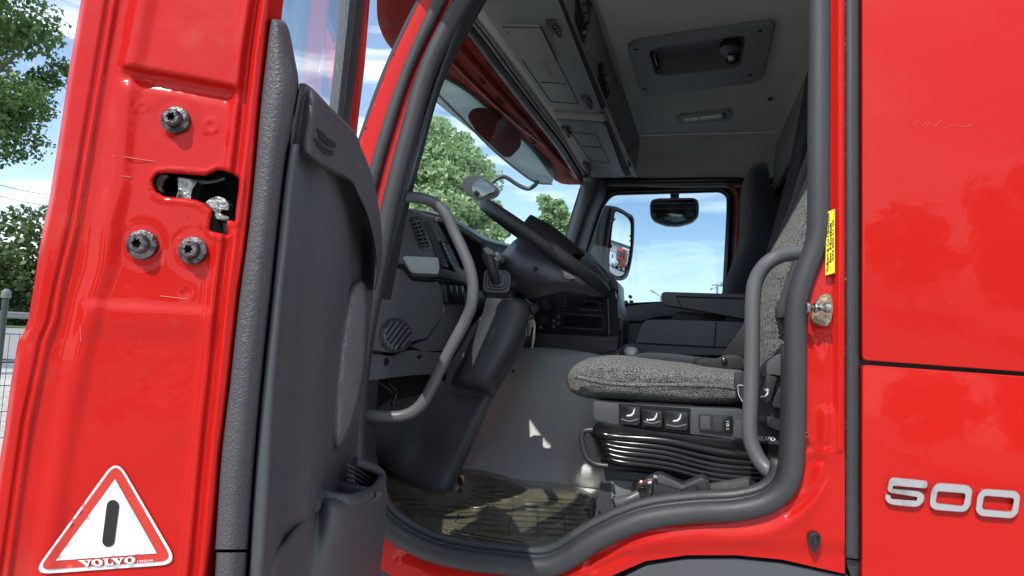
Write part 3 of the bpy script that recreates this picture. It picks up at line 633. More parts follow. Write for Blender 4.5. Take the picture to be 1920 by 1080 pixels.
for pts in ([(594, 240), (601, 244), (613, 257), (629, 267), (630, 277), (615, 273), (601, 261)], [(590, 259), (597, 262), (608, 275), (626, 284), (624, 293), (607, 288), (594, 276)]):
    prism('cap_slot', [PD(*q, .0448) for q in rpoly(pts, 2)], -DN*.005, HOLE, capo, 0)
# speaker grille
sg = [(674, 529), (682, 536), (684, 560), (682, 620), (678, 690), (668, 750), (655, 800), (640, 832), (632, 838), (627, 820), (627, 780), (632, 700), (640, 640), (650, 580), (660, 542)]
sgs = [q[:2] for q in cr([np.array([*q, 0]) for q in sg], 4, True)]
SPK = mat('speaker_grille', (.055, .052, .058), .5)
nt = SPK.node_tree; b = nt.nodes['Principled BSDF']; wv = nt.nodes.new('ShaderNodeTexVoronoi'); wv.inputs['Scale'].default_value = 290; wv.inputs['Randomness'].default_value = 0; tcn = nt.nodes.new('ShaderNodeTexCoord'); nt.links.new(tcn.outputs['Object'], wv.inputs[0])
rr_ = nt.nodes.new('ShaderNodeValToRGB'); rr_.color_ramp.elements[0].position = .3; rr_.color_ramp.elements[1].position = .42; rr_.color_ramp.elements[0].color = (.008, .008, .009, 1); rr_.color_ramp.elements[1].color = (.20, .185, .19, 1); nt.links.new(wv.outputs['Distance'], rr_.inputs[0]); nt.links.new(rr_.outputs[0], b.inputs[0])
cdt('speaker_grille', sgs, [], lambda x, y: PD(x, y, .012+.006*min(1, pdist(sgs, np.array([[x, y]]))[0]/8)), SPK, door, step=7)
tube('grille_rim', [PD(*q, .0125) for q in sg], .003, SLATE, door, closed=True, n=4, seg=8)
# storage pocket: outward bulge with open top
RIMT = [(560, 962), (580, 940), (600, 905), (620, 880), (636, 866)]
pk = []
for y, xs in ((930, None), (935, None)): pass
po = [  # rows of the outer wall from rim down; (px, offset)
    (0, [(588, 952, .05), (606, 925, .052), (626, 934, .12), (648, 938, .17), (672, 934, .20), (700, 920, .215), (716, 895, .205), (706, 880, .17)]),
    (1, [(572, 972, .05), (596, 948, .056), (620, 952, .13), (648, 956, .18), (676, 952, .212), (708, 938, .222), (723, 915, .205), (714, 900, .17)]),
    (2, [(540, 1010, .05), (585, 1000, .056), (618, 995, .13), (648, 1000, .18), (680, 1000, .212), (712, 985, .222), (722, 960, .20), (712, 950, .16)]),
    (3, [(500, 1080, .045), (570, 1080, .055), (610, 1080, .125), (645, 1080, .175), (680, 1080, .205), (705, 1080, .212), (712, 1060, .19), (705, 1050, .15)]),
    (4, [(480, 1300, .04), (560, 1300, .05), (590, 1300, .10), (625, 1300, .15), (655, 1300, .175), (672, 1300, .18), (675, 1290, .16), (670, 1290, .13)])]
fo = lambda o: .024+(o-.05)*.24
po = [(a, [(x, y, fo(o)) for x, y, o in b]) for a, b in po]
rows = [[PD(*q) for q in r_[1]] for r_ in po]
POC = grid('storage_pocket', rows, SLATE, door, n=5, thick=.004)
rim = [(588, 950, .052), (600, 930, .052), (618, 934, .10), (648, 938, .17), (672, 934, .20), (700, 920, .215), (716, 897, .205), (706, 882, .17), (685, 873, .11), (664, 866, .05)]
rim = [(x, y, fo(o)) for x, y, o in rim]
tube('pocket_rim', [PD(*q) for q in rim], .0075, SLATE, POC, n=6, seg=10)
inn = [[PD(x, y, o-.004) for x, y, o in rim[1:]], [PD(x, y+45, o-.01) for x, y, o in rim[1:]], [PD(640, 975, .02+i*.004) for i in range(9)]]
grid('pocket_lining', inn, BLK, POC, n=3)
PR('pocket_divider', [(624, 905, -.40), (650, 912, -.42), (706, 922, -.46), (706, 934, -.46), (698, 940, -.45), (650, 948, -.44), (624, 940, -.42)], 0, .02, SLATE, POC, .004)
for i in range(5): tube('pocket_rib', [PD(650, 872+9*i, .02), PD(672, 882+9*i, .035), PD(700, 902+9*i, .045)], .0022, BLK, POC, n=3, seg=6)
# window glass and frame
cdt('window_glass', [(-0+470, -420), (640, -420), (657, 0), (640, 130), (622, 260), (600, 300), (500, 300), (480, 100)], [], lambda x, y: plane(x, y, L0-DN*.010, DN+DD*.07), GLASSD, door, step=60)
FR = [(-420, 700, 712, 730, 742), (-60, 660, 673, 690, 698), (0, 656, 669, 686, 694), (125, 643, 655, 671, 684), (210, 634, 645, 659, 674), (340, 620, 630, 645, 660)]
def strip(name, i, j, o, m_, th=.012):
    n_ = len(FR); a = [PD(r_[i], r_[0], o) for r_ in FR]; b = [PD(r_[j], r_[0], o) for r_ in FR]
    return prism(name, a+b[::-1], -DN*th, m_, door, .0015)
strip('window_channel', 1, 2, .004, SLATE); strip('window_seal', 2, 3, .007, BLK, .016); strip('window_frame', 3, 4, .002, RED, .03)
# grab handle rims seen as light line of the trim bottom

CHIP = mat('chipped_paint', (.10, .03, .025), .6); CHIPL = mat('scratched_paint', (.60, .09, .07), .5)
for i, (x, y, s) in enumerate(((214, 292, 2.6), (156, 366, 3), (345, 317, 1.8), (352, 321, 1.4), (430, 385, 2), (377, 318, 1.6), (384, 312, 1.3), (392, 318, 1.2), (300, 352, 1.6), (244, 448, 2), (292, 442, 2.2), (298, 458, 2), (336, 446, 2.2), (353, 406, 2), (408, 452, 1.8), (120, 460, 2.2), (186, 600, 2.2), (92, 700, 2), (262, 640, 1.6), (318, 742, 1.4))):
    q = [(x+s*random.uniform(.5, 1.1)*math.cos(a), y+s*random.uniform(.4, 1)*math.sin(a)) for a in np.linspace(0, 5.6, 7)]
    dsh('paint_chip', q, [], .0006, CHIP if i % 3 else CHIPL, door)
for a, b in (((228, 330), (246, 333)), ((232, 294), (290, 303)), ((150, 610), (152, 640)), ((306, 470), (306, 498)), ((300, 555), (352, 561))):
    tube('scratch', [DE(*a, float(door_h(np.array([a]))[0])+.0002), DE(*b, float(door_h(np.array([b]))[0])+.0002)], .0004, CHIPL, door, n=3, seg=5)
LIDM = mat('lid_plastic', (.15, .168, .165), .5, bump=('noise', 700, .25, .0006), var=.06)
RECM = mat('hatch_recess_plastic', (.10, .11, .105), .5)
# ================================================================== CAB INTERIOR
XD = -.67
def D(x, y, o=0): return PX(x, y, XD+o)          # driver-facing dash face
# ---- far side wall with window
FY = 2.12
wh = rpoly([(1168, 574), (1080, 588), (1098, 470), (1127, 385), (1146, 361), (1352, 355), (1368, 366), (1368, 400), (1360, 556), (1352, 566)], 14, 4)
far = cdt('far_side_wall', [(1100, 320), (1500, 320), (1530, 900), (1000, 900), (1036, 560), (1046, 500), (1066, 447), (1092, 350)], [wh], lambda x, y: P(x, y, FY), BLK, TR, step=40)
md = far.modifiers.new('thickness', 'SOLIDIFY'); md.thickness = .03; md.offset = 0
tube('far_window_seal', [P(*q, FY-.01) for q in wh], .016, BLKG, far, closed=True, n=1, seg=10)
cdt('far_window_glass', wh, [], lambda x, y: P(x, y, FY+.02), GLASSF, far, step=80)
tube('far_door_frame', [P(*q, FY-.03) for q in [(1362, 349), (1376, 354), (1384, 372), (1384, 420), (1374, 560)]], [.008, .012, .014, .014, .014], REDI, far, n=5)
tube('far_door_frame_seal', [P(*q, FY-.06) for q in [(1110, 348), (1130, 340), (1200, 340), (1370, 338), (1395, 344), (1404, 370), (1402, 480), (1390, 600)]], .016, BLKG, far, n=5)
PR('far_window_ledge', [(1150, 578), (1300, 560), (1500, 552), (1500, 640), (1160, 640)], FY-.07, .06, SLATE, far, .006)
PR('far_door_lower_panel', [(1140, 612), (1180, 606), (1240, 604), (1420, 600), (1500, 640), (1500, 900), (1130, 900)], FY-.12, .06, BLK, far, .008)
tube('far_door_pull', [P(*q, FY-.1) for q in [(1155, 597), (1200, 600), (1238, 592), (1290, 590)]], [.02, .022, .02, .015], SLATE, far, flat=(1, .6))
# far A pillar trim
grid('far_pillar_trim', [[P(1086, 300, 2.06), P(1096, 300, 1.97), P(1118, 300, 1.98), P(1132, 300, 2.10)], [P(1090, 345, 2.06), P(1102, 345, 1.98), P(1124, 347, 1.99), P(1142, 350, 2.10)], [P(1078, 390, 2.06), P(1090, 392, 1.97), P(1106, 395, 1.98), P(1122, 398, 2.10)], [P(1063, 440, 2.06), P(1074, 442, 1.97), P(1088, 448, 1.98), P(1104, 455, 2.10)], [P(1045, 500, 2.06), P(1058, 500, 1.97), P(1074, 505, 1.98), P(1088, 510, 2.1)]], PILL, TR, n=4, thick=.004)
tube('windscreen_seal', [P(*q, 2.07) for q in [(1094, 342), (1078, 392), (1062, 445), (1050, 480)]], .011, BLKG, TR)
# near A pillar inner trim
grid('near_pillar_trim', [[P(905, -60, .02), P(915, -60, .05)], [P(852, 60, .02), P(858, 62, .05)], [P(806, 190, .02), P(810, 191, .05)], [P(770, 310, .02), P(774, 311, .05)], [P(735, 430, .02), P(742, 430, .06)], [P(714, 520, .02), P(724, 520, .06)], [P(700, 600, .02), P(706, 600, .05)], [P(688, 690, .02), P(692, 690, .04)]], BLK, TR, n=3, thick=.01)
# ---- headliner, cove, upper far wall, rear panels
ZC = 2.77
cv = [PZ(1200, 262, ZC), PZ(1450, 260, ZC)]
x0, x1, yc = -.36, .40, cv[0][1]
hl = grid('headliner', [[(x0, yc-.06, ZC), (0, yc-.06, ZC), (x1, yc-.06, ZC)], [P(1150, 272, yc), P(1300, 270, yc), P(1500, 264, yc)], [P(1060, 330, 2.11), P(1280, 338, 2.11), P(1480, 336, 2.11)], [P(1060, 342, 2.08), P(1280, 352, 2.08), P(1480, 347, 2.08)], [P(1060, 340, 2.16), P(1280, 350, 2.16), P(1480, 345, 2.16)]], HEAD, TR, n=4)
tube('headliner_edge', [P(*q, 2.07) for q in [(1100, 331), (1112, 342), (1135, 347), (1200, 347), (1300, 344), (1440, 343)]], .006, TRIMG, hl)
# rear wall upper panel
XR = .385
def RW(x, y, o=0): return PX(x, y, XR+o)
rw = prism('rear_wall_trim', [(XR, .02, 2.83), (XR, 2.14, 2.83), (XR, 2.14, 2.52), (XR, .02, 2.52)], (.02, 0, 0), HEAD, TR, .003)
prism('rear_wall_panel', [(XR-.012, 2.1, 2.74), (XR-.012, .7, 2.74), (XR-.012, .7, 2.53), (XR-.012, 2.1, 2.53)], (.015, 0, 0), TRIMD, TR, .006)
prism('rear_lower_wall', [(XR+.14, .02, 2.6), (XR+.14, 2.14, 2.6), (XR+.14, 2.14, 1.28), (XR+.14, .02, 1.28)], (.02, 0, 0), FABD, TR, 0)
prism('rear_shelf_edge', [(XR, .02, 2.52), (XR, 2.14, 2.52), (XR+.15, 2.14, 2.52), (XR+.15, .02, 2.52)], (0, 0, .012), TRIMD, TR, 0)
PR('coat_hook', rpoly([(1466, 277), (1476, 278), (1474, 302), (1464, 301)], 3), 1.93, .02, BLK, TR, .004)
PR('b_pillar_inner_cover', [(1506, -200), (1545, -200), (1545, 470), (1519, 470), (1522, 300), (1520, 0)], .07, .03, BLK, TR, .003)
# ---- roof hatch
def CZ(x, y, o=0): return PZ(x, y, ZC+o)
ho = rpoly([(1177, 82), (1200, 76), (1445, 40), (1452, 44), (1427, 150), (1205, 180)], 12)
hi = rpoly([(1217, 96), (1222, 90), (1238, 84), (1392, 62), (1398, 70), (1390, 118), (1376, 126), (1240, 140), (1228, 136)], 8)
hw = [tuple(PZ(*q, ZC)[:2]) for q in hi]
cdt('ceiling_panel', [(x0-.05, .02), (x1+.02, .02), (x1+.02, yc-.06), (x0-.05, yc-.06)], [hw], lambda x, y: (x, y, ZC+.0005), HEAD, TR, step=.12)
hf = cdt('roof_hatch', ho, [hi], lambda x, y: CZ(x, y, -.010), TRIMG, TR, step=20, thick=.014)
hf.data.polygons.foreach_set('use_smooth', [False]*len(hf.data.polygons))
rim_ = [CZ(*q, -.012) for q in hi]; rin = [q+(np.mean(rim_, 0)-q)*.07+np.array([0, 0, .055]) for q in rim_]; m = len(hi)
mk('hatch_recess', rim_+rin, [(i, (i+1) % m, m+(i+1) % m, m+i) for i in range(m)], RECM, hf)
mk('hatch_pan', [q+np.array([0, 0, -.001]) for q in rin], [tuple(range(m))], TRIMD, hf, smooth=False)
tube('hatch_seam', [CZ(*q, -.004) for q in ho], .0035, BLK, hf, closed=True, n=1, seg=6)
for q in ((1193, 93), (1209, 167), (1425, 58), (1408, 141)): lathe('hatch_screw', CZ(*q, -.0175), (0, 0, 1), [(.008, 0), (.008, .004)], HOLE, hf, 14)
prism('hatch_frame_bar', [CZ(*q, .02) for q in [(1242, 138), (1236, 130), (1372, 116), (1386, 114), (1378, 125)]], (0, 0, .012), REDI, hf, .001)
prism('hatch_latch', [CZ(*q, .004) for q in rpoly([(1350, 90), (1362, 84), (1388, 86), (1392, 108), (1384, 122), (1364, 124), (1356, 104), (1349, 100)], 3)], (0, 0, .02), BLK, hf, .003)
prism('latch_button', [CZ(*q, -.002) for q in rpoly([(1364, 104), (1388, 102), (1386, 120), (1367, 122)], 2)], (0, 0, .01), BLKG, hf, .002)
tube('latch_rod', [CZ(1389, 64, .02), CZ(1386, 90, .02)], .004, BLK, hf, n=2, seg=8)
tube('hatch_handle', [CZ(1226, 92, .01), CZ(1229, 112, .004), CZ(1236, 134, .01)], .006, BLKG, hf, n=4, seg=8)
for q in ((1226, 92), (1237, 134)): prism('handle_bracket', [CZ(a, b, .006) for a, b in rrect(q[0]-7, q[1]-5, q[0]+6, q[1]+5, 2)], (0, 0, .012), BLK, hf, .002)
for a in ([(1241, 84), (1274, 79), (1276, 90)], [(1241, 124), (1275, 122), (1274, 130)]): tube('pan_line', [CZ(*q, .03) for q in a], .0018, BLK, hf, n=1, seg=6)
# ---- dome light
dl = rpoly([(1268, 224), (1273, 219), (1362, 209), (1371, 211), (1371, 222), (1364, 226), (1276, 234), (1269, 232)], 5)
do = prism('dome_light', [CZ(*q, -.012) for q in dl], (0, 0, .02), BEIGE, TR, .003)
prism('light_lens', [CZ(*q, -.016) for q in rpoly([(1281, 224), (1356, 215), (1357, 221), (1282, 230)], 3)], (0, 0, .008), MAT_W, do, .002)
prism('light_switch', [CZ(*q, -.018) for q in rrect(1352, 214, 1361, 223, 2)], (0, 0, .006), BLK, do, .001)
prism('light_divider', [CZ(*q, -.0165) for q in [(1310, 221), (1312, 220), (1312, 227), (1310, 227)]], (0, 0, .006), TRIMD, do, 0)
PR('headliner_clip', rpoly([(1440, 183), (1450, 182), (1448, 187), (1439, 188)], 2), 1.45, .01, BLK, TR, .001)
# ---- overhead console (shelf above the windscreen)
ZB = 2.56
def CB(x, y, o=0):
    q = PZ(x, y, ZB+o)
    if q[1] < .035: q = np.array([q[0], .035, q[2]])
    return q
oc = part('overhead_console', TR)
A = [(880, 10), (1038, -6), (1044, -2), (1192, 332), (1100, 329), (1093, 322)]
lo = [CB(880, -20), CB(1036, -20), CB(1190, 331), CB(1108, 331)]
prism('console_underside', [CB(838, -120), CB(985, -120), CB(1190, 331), CB(1150, 334), CB(1108, 326), CB(1092, 318)], (0, 0, .02), TRIMG, oc, .004)
# lid trays hanging under the console
l1 = prism('storage_lid', [CB(*q, -.012) for q in rpoly([(897, 6), (1036, -16), (1046, 0), (1128, 206), (1122, 216), (1052, 208), (1028, 200)], 12)], (0, 0, .02), LIDM, oc, .005, label='longer dark storage lid nearest the driver door')
prism('lid_flap', [CB(*q, -.017) for q in rpoly([(943, 49), (1012, 50), (1042, 112), (978, 111), (973, 96), (958, 66)], 3)], (0, 0, .01), TRIMG, l1, .002)
prism('flap_recess', [CB(*q, -.0175) for q in rpoly([(948, 60), (958, 66), (972, 94), (977, 104), (962, 98), (950, 76)], 4)], (0, 0, .004), TRIMD, l1, 0)
def seam(name, pts, par, r=.0011, m_=HOLE, o=-.0125): return tube(name, [CB(*q, o) for q in pts], r, m_, par, n=1, seg=6)
seam('flap_seam', [(943, 50), (1014, 51), (1044, 113)], l1, .002, HOLE, -.017)
seam('lid_seam', [(978, 112), (1032, 191), (1085, 195), (1044, 114)], l1); seam('lid_seam', [(1014, 154), (1062, 158)], l1)
c_ = [CB(1019, 121, -.0125), CB(1034, 147, -.0125), CB(1028, 150, -.0125), CB(1012, 124, -.0125)]
wm_on('embossed_wordmark', [CB(1017, 122, -.0125), CB(1032, 148, -.0125), CB(1038, 145, -.0125), CB(1024, 121, -.0125)], TRIMG, l1, .0006)
def hinge(x, y, par, s=1):
    prism('hinge', [CB(*q, -.022) for q in rpoly([(x-8*s, y-8*s), (x+14*s, y-8*s), (x+10*s, y-3*s), (x+4*s, y-3*s), (x+16*s, y+18*s), (x+26*s, y+20*s), (x+20*s, y+26*s), (x+8*s, y+24*s)], 2)], (0, 0, .014), BLK, par, .002)
    for k in range(3): prism('hinge_tooth', [CB(x+(8+4*k)*s, y+(0+6*k)*s, -.024), CB(x+(16+4*k)*s, y+(0+6*k)*s, -.024), CB(x+(17+4*k)*s, y+(3+6*k)*s, -.024), CB(x+(9+4*k)*s, y+(3+6*k)*s, -.024)], (0, 0, .01), BLK, par, .001)
hinge(1030, 50, l1, .95); hinge(1094, 190, l1, .7)
prism('lid_gap', [CB(*q, -.008) for q in [(1046, 0), (1054, 0), (1136, 200), (1128, 206)]], (0, 0, .004), HOLE, oc, 0)
prism('divider_rail', [CB(*q, -.016) for q in rpoly([(1036, 212), (1046, 214), (1130, 219), (1136, 222), (1132, 228), (1052, 222), (1040, 220)], 2)], (0, 0, .012), BEIGE, oc, .003)
l2 = prism('storage_lid', [CB(*q, -.012) for q in rpoly([(1040, 226), (1128, 229), (1136, 236), (1170, 330), (1108, 326), (1098, 320)], 8)], (0, 0, .02), LIDM, oc, .005, label='shorter dark storage lid at the far end')
seam('lid_seam', [(1070, 248), (1118, 252), (1143, 306), (1106, 300), (1070, 248)], l2); seam('lid_seam', [(1090, 274), (1130, 277)], l2)
hinge(1056, 246, l2, .55); hinge(1096, 312, l2, .5)
prism('lid_gap', [CB(*q, -.006) for q in [(1134, 232), (1142, 234), (1180, 330), (1172, 330)]], (0, 0, .004), HOLE, oc, 0)
# rear face of the console, facing the seats
def CF(x, y, o=0): return PX(x, y, -.30+o)
ft = [(1038, -60), (1046, 0), (1130, 204), (1192, 331), (1203, 318), (1200, 262), (1180, 210), (1112, -20), (1100, -70)]
ce = lambda z, X=-.30: [(X, .03, z), (X, 2.0, z)]
f0 = CB(1044, 0); f1 = CB(1191, 331); t0 = CZ(1115, 0); t1_ = CZ(1200, 262)
e0 = f0+(f0-f1)*.12; g0 = t0+(t0-t1_)*.45
fs = lambda u, v: bil([e0, f1, t1_, g0], u, v)
fsurf = grid('console_face', [[fs(u, v)+np.array([.0, 0, 0]) for u in (0, .33, .66, 1)] for v in (0, .25, .7, 1)], TRIMD, oc, n=4)
mk('console_end', [f1, t1_, t1_+np.array([-.3, .02, 0]), f1+np.array([-.25, .02, 0])], [(0, 1, 2, 3)], TRIMD, oc)
tube('console_lip', [e0+np.array([.004, 0, .004]), f1+np.array([.004, 0, .004])], .0075, BEIGE, oc, n=4, flat=(1, 1.3))
tube('face_rail', [P(x, y, Y) for x, y, Y in [(1112, 0, .55), (1152, 120, .95), (1163, 155, 1.1)]], .006, TRIMG, oc, n=3)
fn_ = np.cross(f1-e0, g0-e0); fn_ /= np.linalg.norm(fn_); fn_ = fn_ if fn_[0] > 0 else -fn_
def FF(x, y, o=0): return plane(x, y, e0+fn_*o, fn_)
def fpr(name, pts, o, d, m_, par, bev=.0015, r_=2): return prism(name, [FF(*q, o) for q in rpoly(pts, r_)], -fn_*d, m_, par, bev)
sw = fpr('switch_bank', [(1084, -30), (1098, -30), (1110, 8), (1108, 30), (1096, 82), (1080, 36)], .004, .008, HOLE, oc)
for k in range(4): fpr('switch', [(1083+5*k, 0+20*k-12), (1095+4*k, -10+17*k), (1100+3*k, 4+16*k), (1087+4*k, 14+18*k-6)], .009, .006, BLKG, sw, .001)
fpr('switch_lamp', [(1094, 60), (1098, 56), (1100, 61), (1096, 66)], .012, .004, TRIMG, sw, .0005)
fpr('face_tray', [(1100, 92), (1108, 60), (1126, 98), (1120, 112), (1104, 106)], .004, .006, TRIMG, oc)
s2 = fpr('switch_bank', [(1124, 120), (1130, 116), (1142, 160), (1144, 176), (1138, 186), (1124, 150)], .004, .006, HOLE, oc)
for k in range(3): fpr('switch', [(1127+4*k, 126+16*k), (1132+4*k, 126+14*k), (1136+4*k, 138+14*k), (1130+4*k, 140+15*k)], .008, .005, BLKG, s2, .001)
for a in ([(1135, 192), (1140, 196), (1144, 214), (1138, 212)], [(1139, 142), (1144, 143), (1144, 154), (1141, 154)]): fpr('face_clip', a, .007, .005, BEIGE, oc, .001, 1)
for q in ((1162, 240), (1183, 300)): fpr('locker_latch', [(q[0]-4, q[1]-2), (q[0]+2, q[1]-7), (q[0]+4, q[1]+6), (q[0]-3, q[1]+15)], .007, .005, BLK, oc, .001); fpr('latch_tab', [(q[0]-1, q[1]-9), (q[0]+3, q[1]-8), (q[0]+3, q[1]+1), (q[0]-1, q[1]-1)], .009, .004, TRIMG, oc, .001)
tube('locker_seam', [FF(*q, .001) for q in [(1197, 262), (1188, 276), (1168, 292)]], .0015, HOLE, oc, n=3, seg=6)
for y0, y1 in (((1136, 222), (1180, 330)),): tube('hinge_rail', [FF(1138, 228, .004), FF(1182, 328, .004)], .004, HOLE, oc, n=2, seg=6)
# header trim between windscreen and console
hd = [[CB(x-6, y-2, .02), CB(x, y, .004), CB(x+18, y-3, -.004), CB(x+48, y-6, .001)] for x, y in ((800, -120), (872, 4), (905, 48), (982, 148), (1052, 250), (1096, 318))]
grid('header_filler', [[CB(x-14, y+6, .014), CB(x+26, y-12, .014)] for x, y in ((820, -80), (866, 22), (905, 74), (963, 153), (1016, 222), (1058, 277), (1092, 334))], BLK, TR, n=3)
hd[-1] = [CB(1095, 314, .03), CB(1098, 318, .004), CB(1106, 320, -.004), CB(1120, 322, .001)]
grid('windscreen_header_trim', hd, BEIGE, TR, n=4, thick=.003)
hp = [(820, -80), (866, 22), (905, 74), (963, 153), (1016, 222), (1058, 277), (1090, 330)]
tube('windscreen_header_seal', [CB(x-6, y+2, .006) for x, y in hp], .017, RUBD, TR, n=4, flat=(1, .7))
tube('header_bead', [CB(x+5, y-2, .0) for x, y in hp], .004, TRIMG, TR, n=4, seg=8); tube('header_bead', [CB(x+12, y-5, -.002) for x, y in hp], .003, TRIMG, TR, n=4, seg=8)
# ---- windscreen
b3 = [P(740, 408, .04), np.array([-.76, .7, 2.03]), np.array([-.76, 1.4, 2.03]), P(1056, 470, 2.07)]; t3 = [P(868, 20, .04), CB(960, 150, .01)+np.array([-.02, 0, 0]), CB(1030, 240, .01)+np.array([-.02, 0, 0]), P(1094, 335, 2.07)]
low = [q+(a-q)*1.12 for q, a in zip(t3, b3)]
grid('windscreen', [t3, [(a*.5+b*.5)+np.array([-.02, 0, 0]) for a, b in zip(t3, low)], low], GLASS, TR, n=5)
# ---- outside sun visor
def VZ(x, y, z=2.545): return PZ(x, y, z)
edge_i = [(690, -330), (760, -180), (800, -60), (866, 22), (963, 153), (1058, 277), (1092, 336)]
edge_o = [(560, -200), (640, -60), (712, 40), (828, 140), (940, 232), (1040, 300), (1090, 344)]
vis = [[VZ(*q, 2.60) for q in edge_i], [(VZ(*a, 2.60)*.45+VZ(*b, 2.56)*.55)+np.array([0, 0, .02]) for a, b in zip(edge_i, edge_o)], [VZ(*b, 2.56) for b in edge_o]]
near_end = [(866, -330), (712, -60), (706, 0), (708, 40), (722, 74), (740, 96), (828, 142), (880, 172), (940, 228), (1000, 280), (1044, 345), (1094, 345), (1094, 334), (1058, 276), (963, 150), (866, 18), (866, -330)]
RV = mat('visor_tinted_red', (.24, .014, .009), .7, spec=.15, coat=0, dirt_or_reflection=((.13, .07, .055), 9, .55, .8))
RVS0 = mat('visor_bracket_red', (.06, .012, .010), .9, spec=.05)
sv_ = cdt('sun_visor', rpoly(near_end[:-1], 22), [], lambda x, y: PZ(x, y, 2.575+.0), RV, TR, step=25)
md = sv_.modifiers.new('thickness', 'SOLIDIFY'); md.thickness = .004
ac = rpoly([(800, 176), (820, 148), (834, 140), (880, 170), (940, 225), (1000, 276), (1032, 306), (1040, 325), (1036, 345), (1004, 343), (985, 332), (900, 256)], 12)
acr = cdt('visor_acrylic', ac, [], lambda x, y: PZ(x, y, 2.568), ACRYL, sv_, step=20); md = acr.modifiers.new('thickness', 'SOLIDIFY'); md.thickness = .004
tube('visor_edge', [PZ(*q, 2.566) for q in [(800, 150), (815, 170), (870, 226), (930, 286), (985, 330), (1010, 343), (1036, 345)]], .005, BEIGE, sv_, n=4)
RVS = mat('visor_panel_dark_red', (.075, .010, .008), .9, spec=.05)
ap = prism('visor_label', [PZ(*q, 2.560) for q in rpoly([(876, 220), (884, 206), (904, 202), (925, 210), (978, 262), (976, 276), (956, 296), (944, 294), (892, 246)], 8)], (0, 0, .003), RVS, sv_, .0005)
prism('visor_label_tab', [PZ(*q, 2.562) for q in [(938, 224), (958, 246), (952, 250), (930, 236)]], (0, 0, .003), RVS, sv_, 0)
for q in ((1045, 22), (856, 92), (905, 150), (938, 190), (975, 226), (1000, 262)):
    if q[0] < 1040: prism('visor_bracket', [PZ(a, b, 2.566) for a, b in rpoly([(q[0]-8, q[1]-5), (q[0]+4, q[1]-8), (q[0]+9, q[1]+5), (q[0]-1, q[1]+9)], 2)], (0, 0, .006), RVS0, sv_, .001)
tube('visor_rib', [PZ(*q, 2.570) for q in [(846, 70), (900, 130), (990, 232), (1050, 300), (1088, 336)]], .012, RV, sv_, n=4)
tube('visor_rib', [PZ(*q, 2.566) for q in [(830, 96), (880, 150), (960, 225), (1040, 290), (1078, 334)]], .005, REDI, sv_, n=4)
# ---- front mirror on its arm
tube('front_mirror_arm', [P(1008, 338, 1.95), P(1004, 346, 1.95), P(990, 354, 1.95), P(970, 346, 1.93), (P(948, 332, 1.9)), P(934, 334, 1.88), P(918, 346, 1.86)], .011, TUBEM, TR, n=6)
fm = PR('front_mirror', rpoly([(863, 348), (870, 334), (885, 326), (900, 328), (920, 340), (935, 355), (928, 366), (905, 376), (890, 374), (872, 362)], 8), 1.84, .05, THIN, TR, .012, seg=3)
PR('front_mirror_glass', rpoly([(884, 350), (895, 336), (905, 336), (930, 354), (925, 362), (900, 372), (888, 366)], 5), 1.835, .004, mat('grey_mirror_glass', (.16, .18, .18), .05, metal=1), fm, .001)
# ---- right door mirror (outside far window)
RMY = 2.5
rm = part('door_mirror', TR)
mo = [(1128, 392), (1136, 385), (1150, 385), (1176, 398), (1188, 408), (1190, 424), (1187, 470), (1178, 518), (1172, 525), (1158, 525), (1140, 518), (1124, 500), (1120, 440)]
RIMQ = ( [(1141, 515), (1134, 500), (1138, 450), (1146, 400), (1152, 390), (1176, 402), (1186, 414), (1184, 470), (1176, 512), (1168, 522), (1155, 522)])
mg = [(1143, 510), (1142, 480), (1146, 440), (1151, 402), (1156, 396), (1172, 404), (1182, 416), (1181, 460), (1175, 505), (1168, 517), (1156, 518)]
mn = np.array([.86, -.50, -.095]); mn /= np.linalg.norm(mn); mc = P(1163, 458, RMY-.012); RC = 2.6
def mirp(x, y):
    q = plane(x, y, mc, mn); d = q-mc; d2 = d@d; return q-mn*d2/(2*RC)+mn*.005
prism('mirror_housing', [plane(*q, mc-mn*.012, mn) for q in rpoly(mo, 6)], -mn*.09, TRIMD, rm, .012, seg=3)
tube('mirror_housing_rim', [plane(*q, mc-mn*.004, mn) for q in RIMQ], .010, TRIMD, rm, closed=True, n=4, seg=8)
mgl = cdt('mirror_glass', rpoly(mg, 6), [], mirp, MIRR, rm, step=3)
PR('mirror_mount', rpoly([(1098, 400), (1112, 390), (1132, 386), (1138, 392), (1132, 410), (1130, 500), (1112, 510), (1112, 470), (1118, 412), (1106, 408)], 4), RMY, .04, SLATE, rm, .006)
# kerb mirror above the far window
km = PR('kerb_mirror', rpoly([(1218, 384), (1221, 374), (1234, 371), (1300, 370), (1309, 374), (1311, 386), (1310, 405), (1298, 416), (1272, 423), (1248, 422), (1226, 414), (1219, 404)], 6), 2.42, .06, TRIMD, TR, .012, seg=3)
PR('kerb_mirror_glass', rpoly([(1222, 386), (1226, 377), (1300, 375), (1306, 380), (1306, 402), (1294, 412), (1265, 418), (1232, 411), (1223, 402)], 5), 2.415, .003, mat('painted_reflection_mirror', (.20, .24, .22), .08, metal=1, dirt_or_reflection=((.05, .06, .055), 14, .45, .6)), km, .0005)  # dark and grey-green reflection painted into the glass colour
PR('kerb_mirror_bracket', [(1256, 352), (1274, 352), (1273, 372), (1257, 372)], 2.44, .03, BLK, km, .003)
# ================================================================== DASHBOARD
db = part('dashboard', TR)
def DP(name, pts, o, d, m_, par, bev=.002, r_=0, lab=None):
    if r_: pts = rpoly(pts, r_)
    return prism(name, [D(*q, o) for q in pts], (-d, 0, 0), m_, par, bev, label=lab, seg=3)
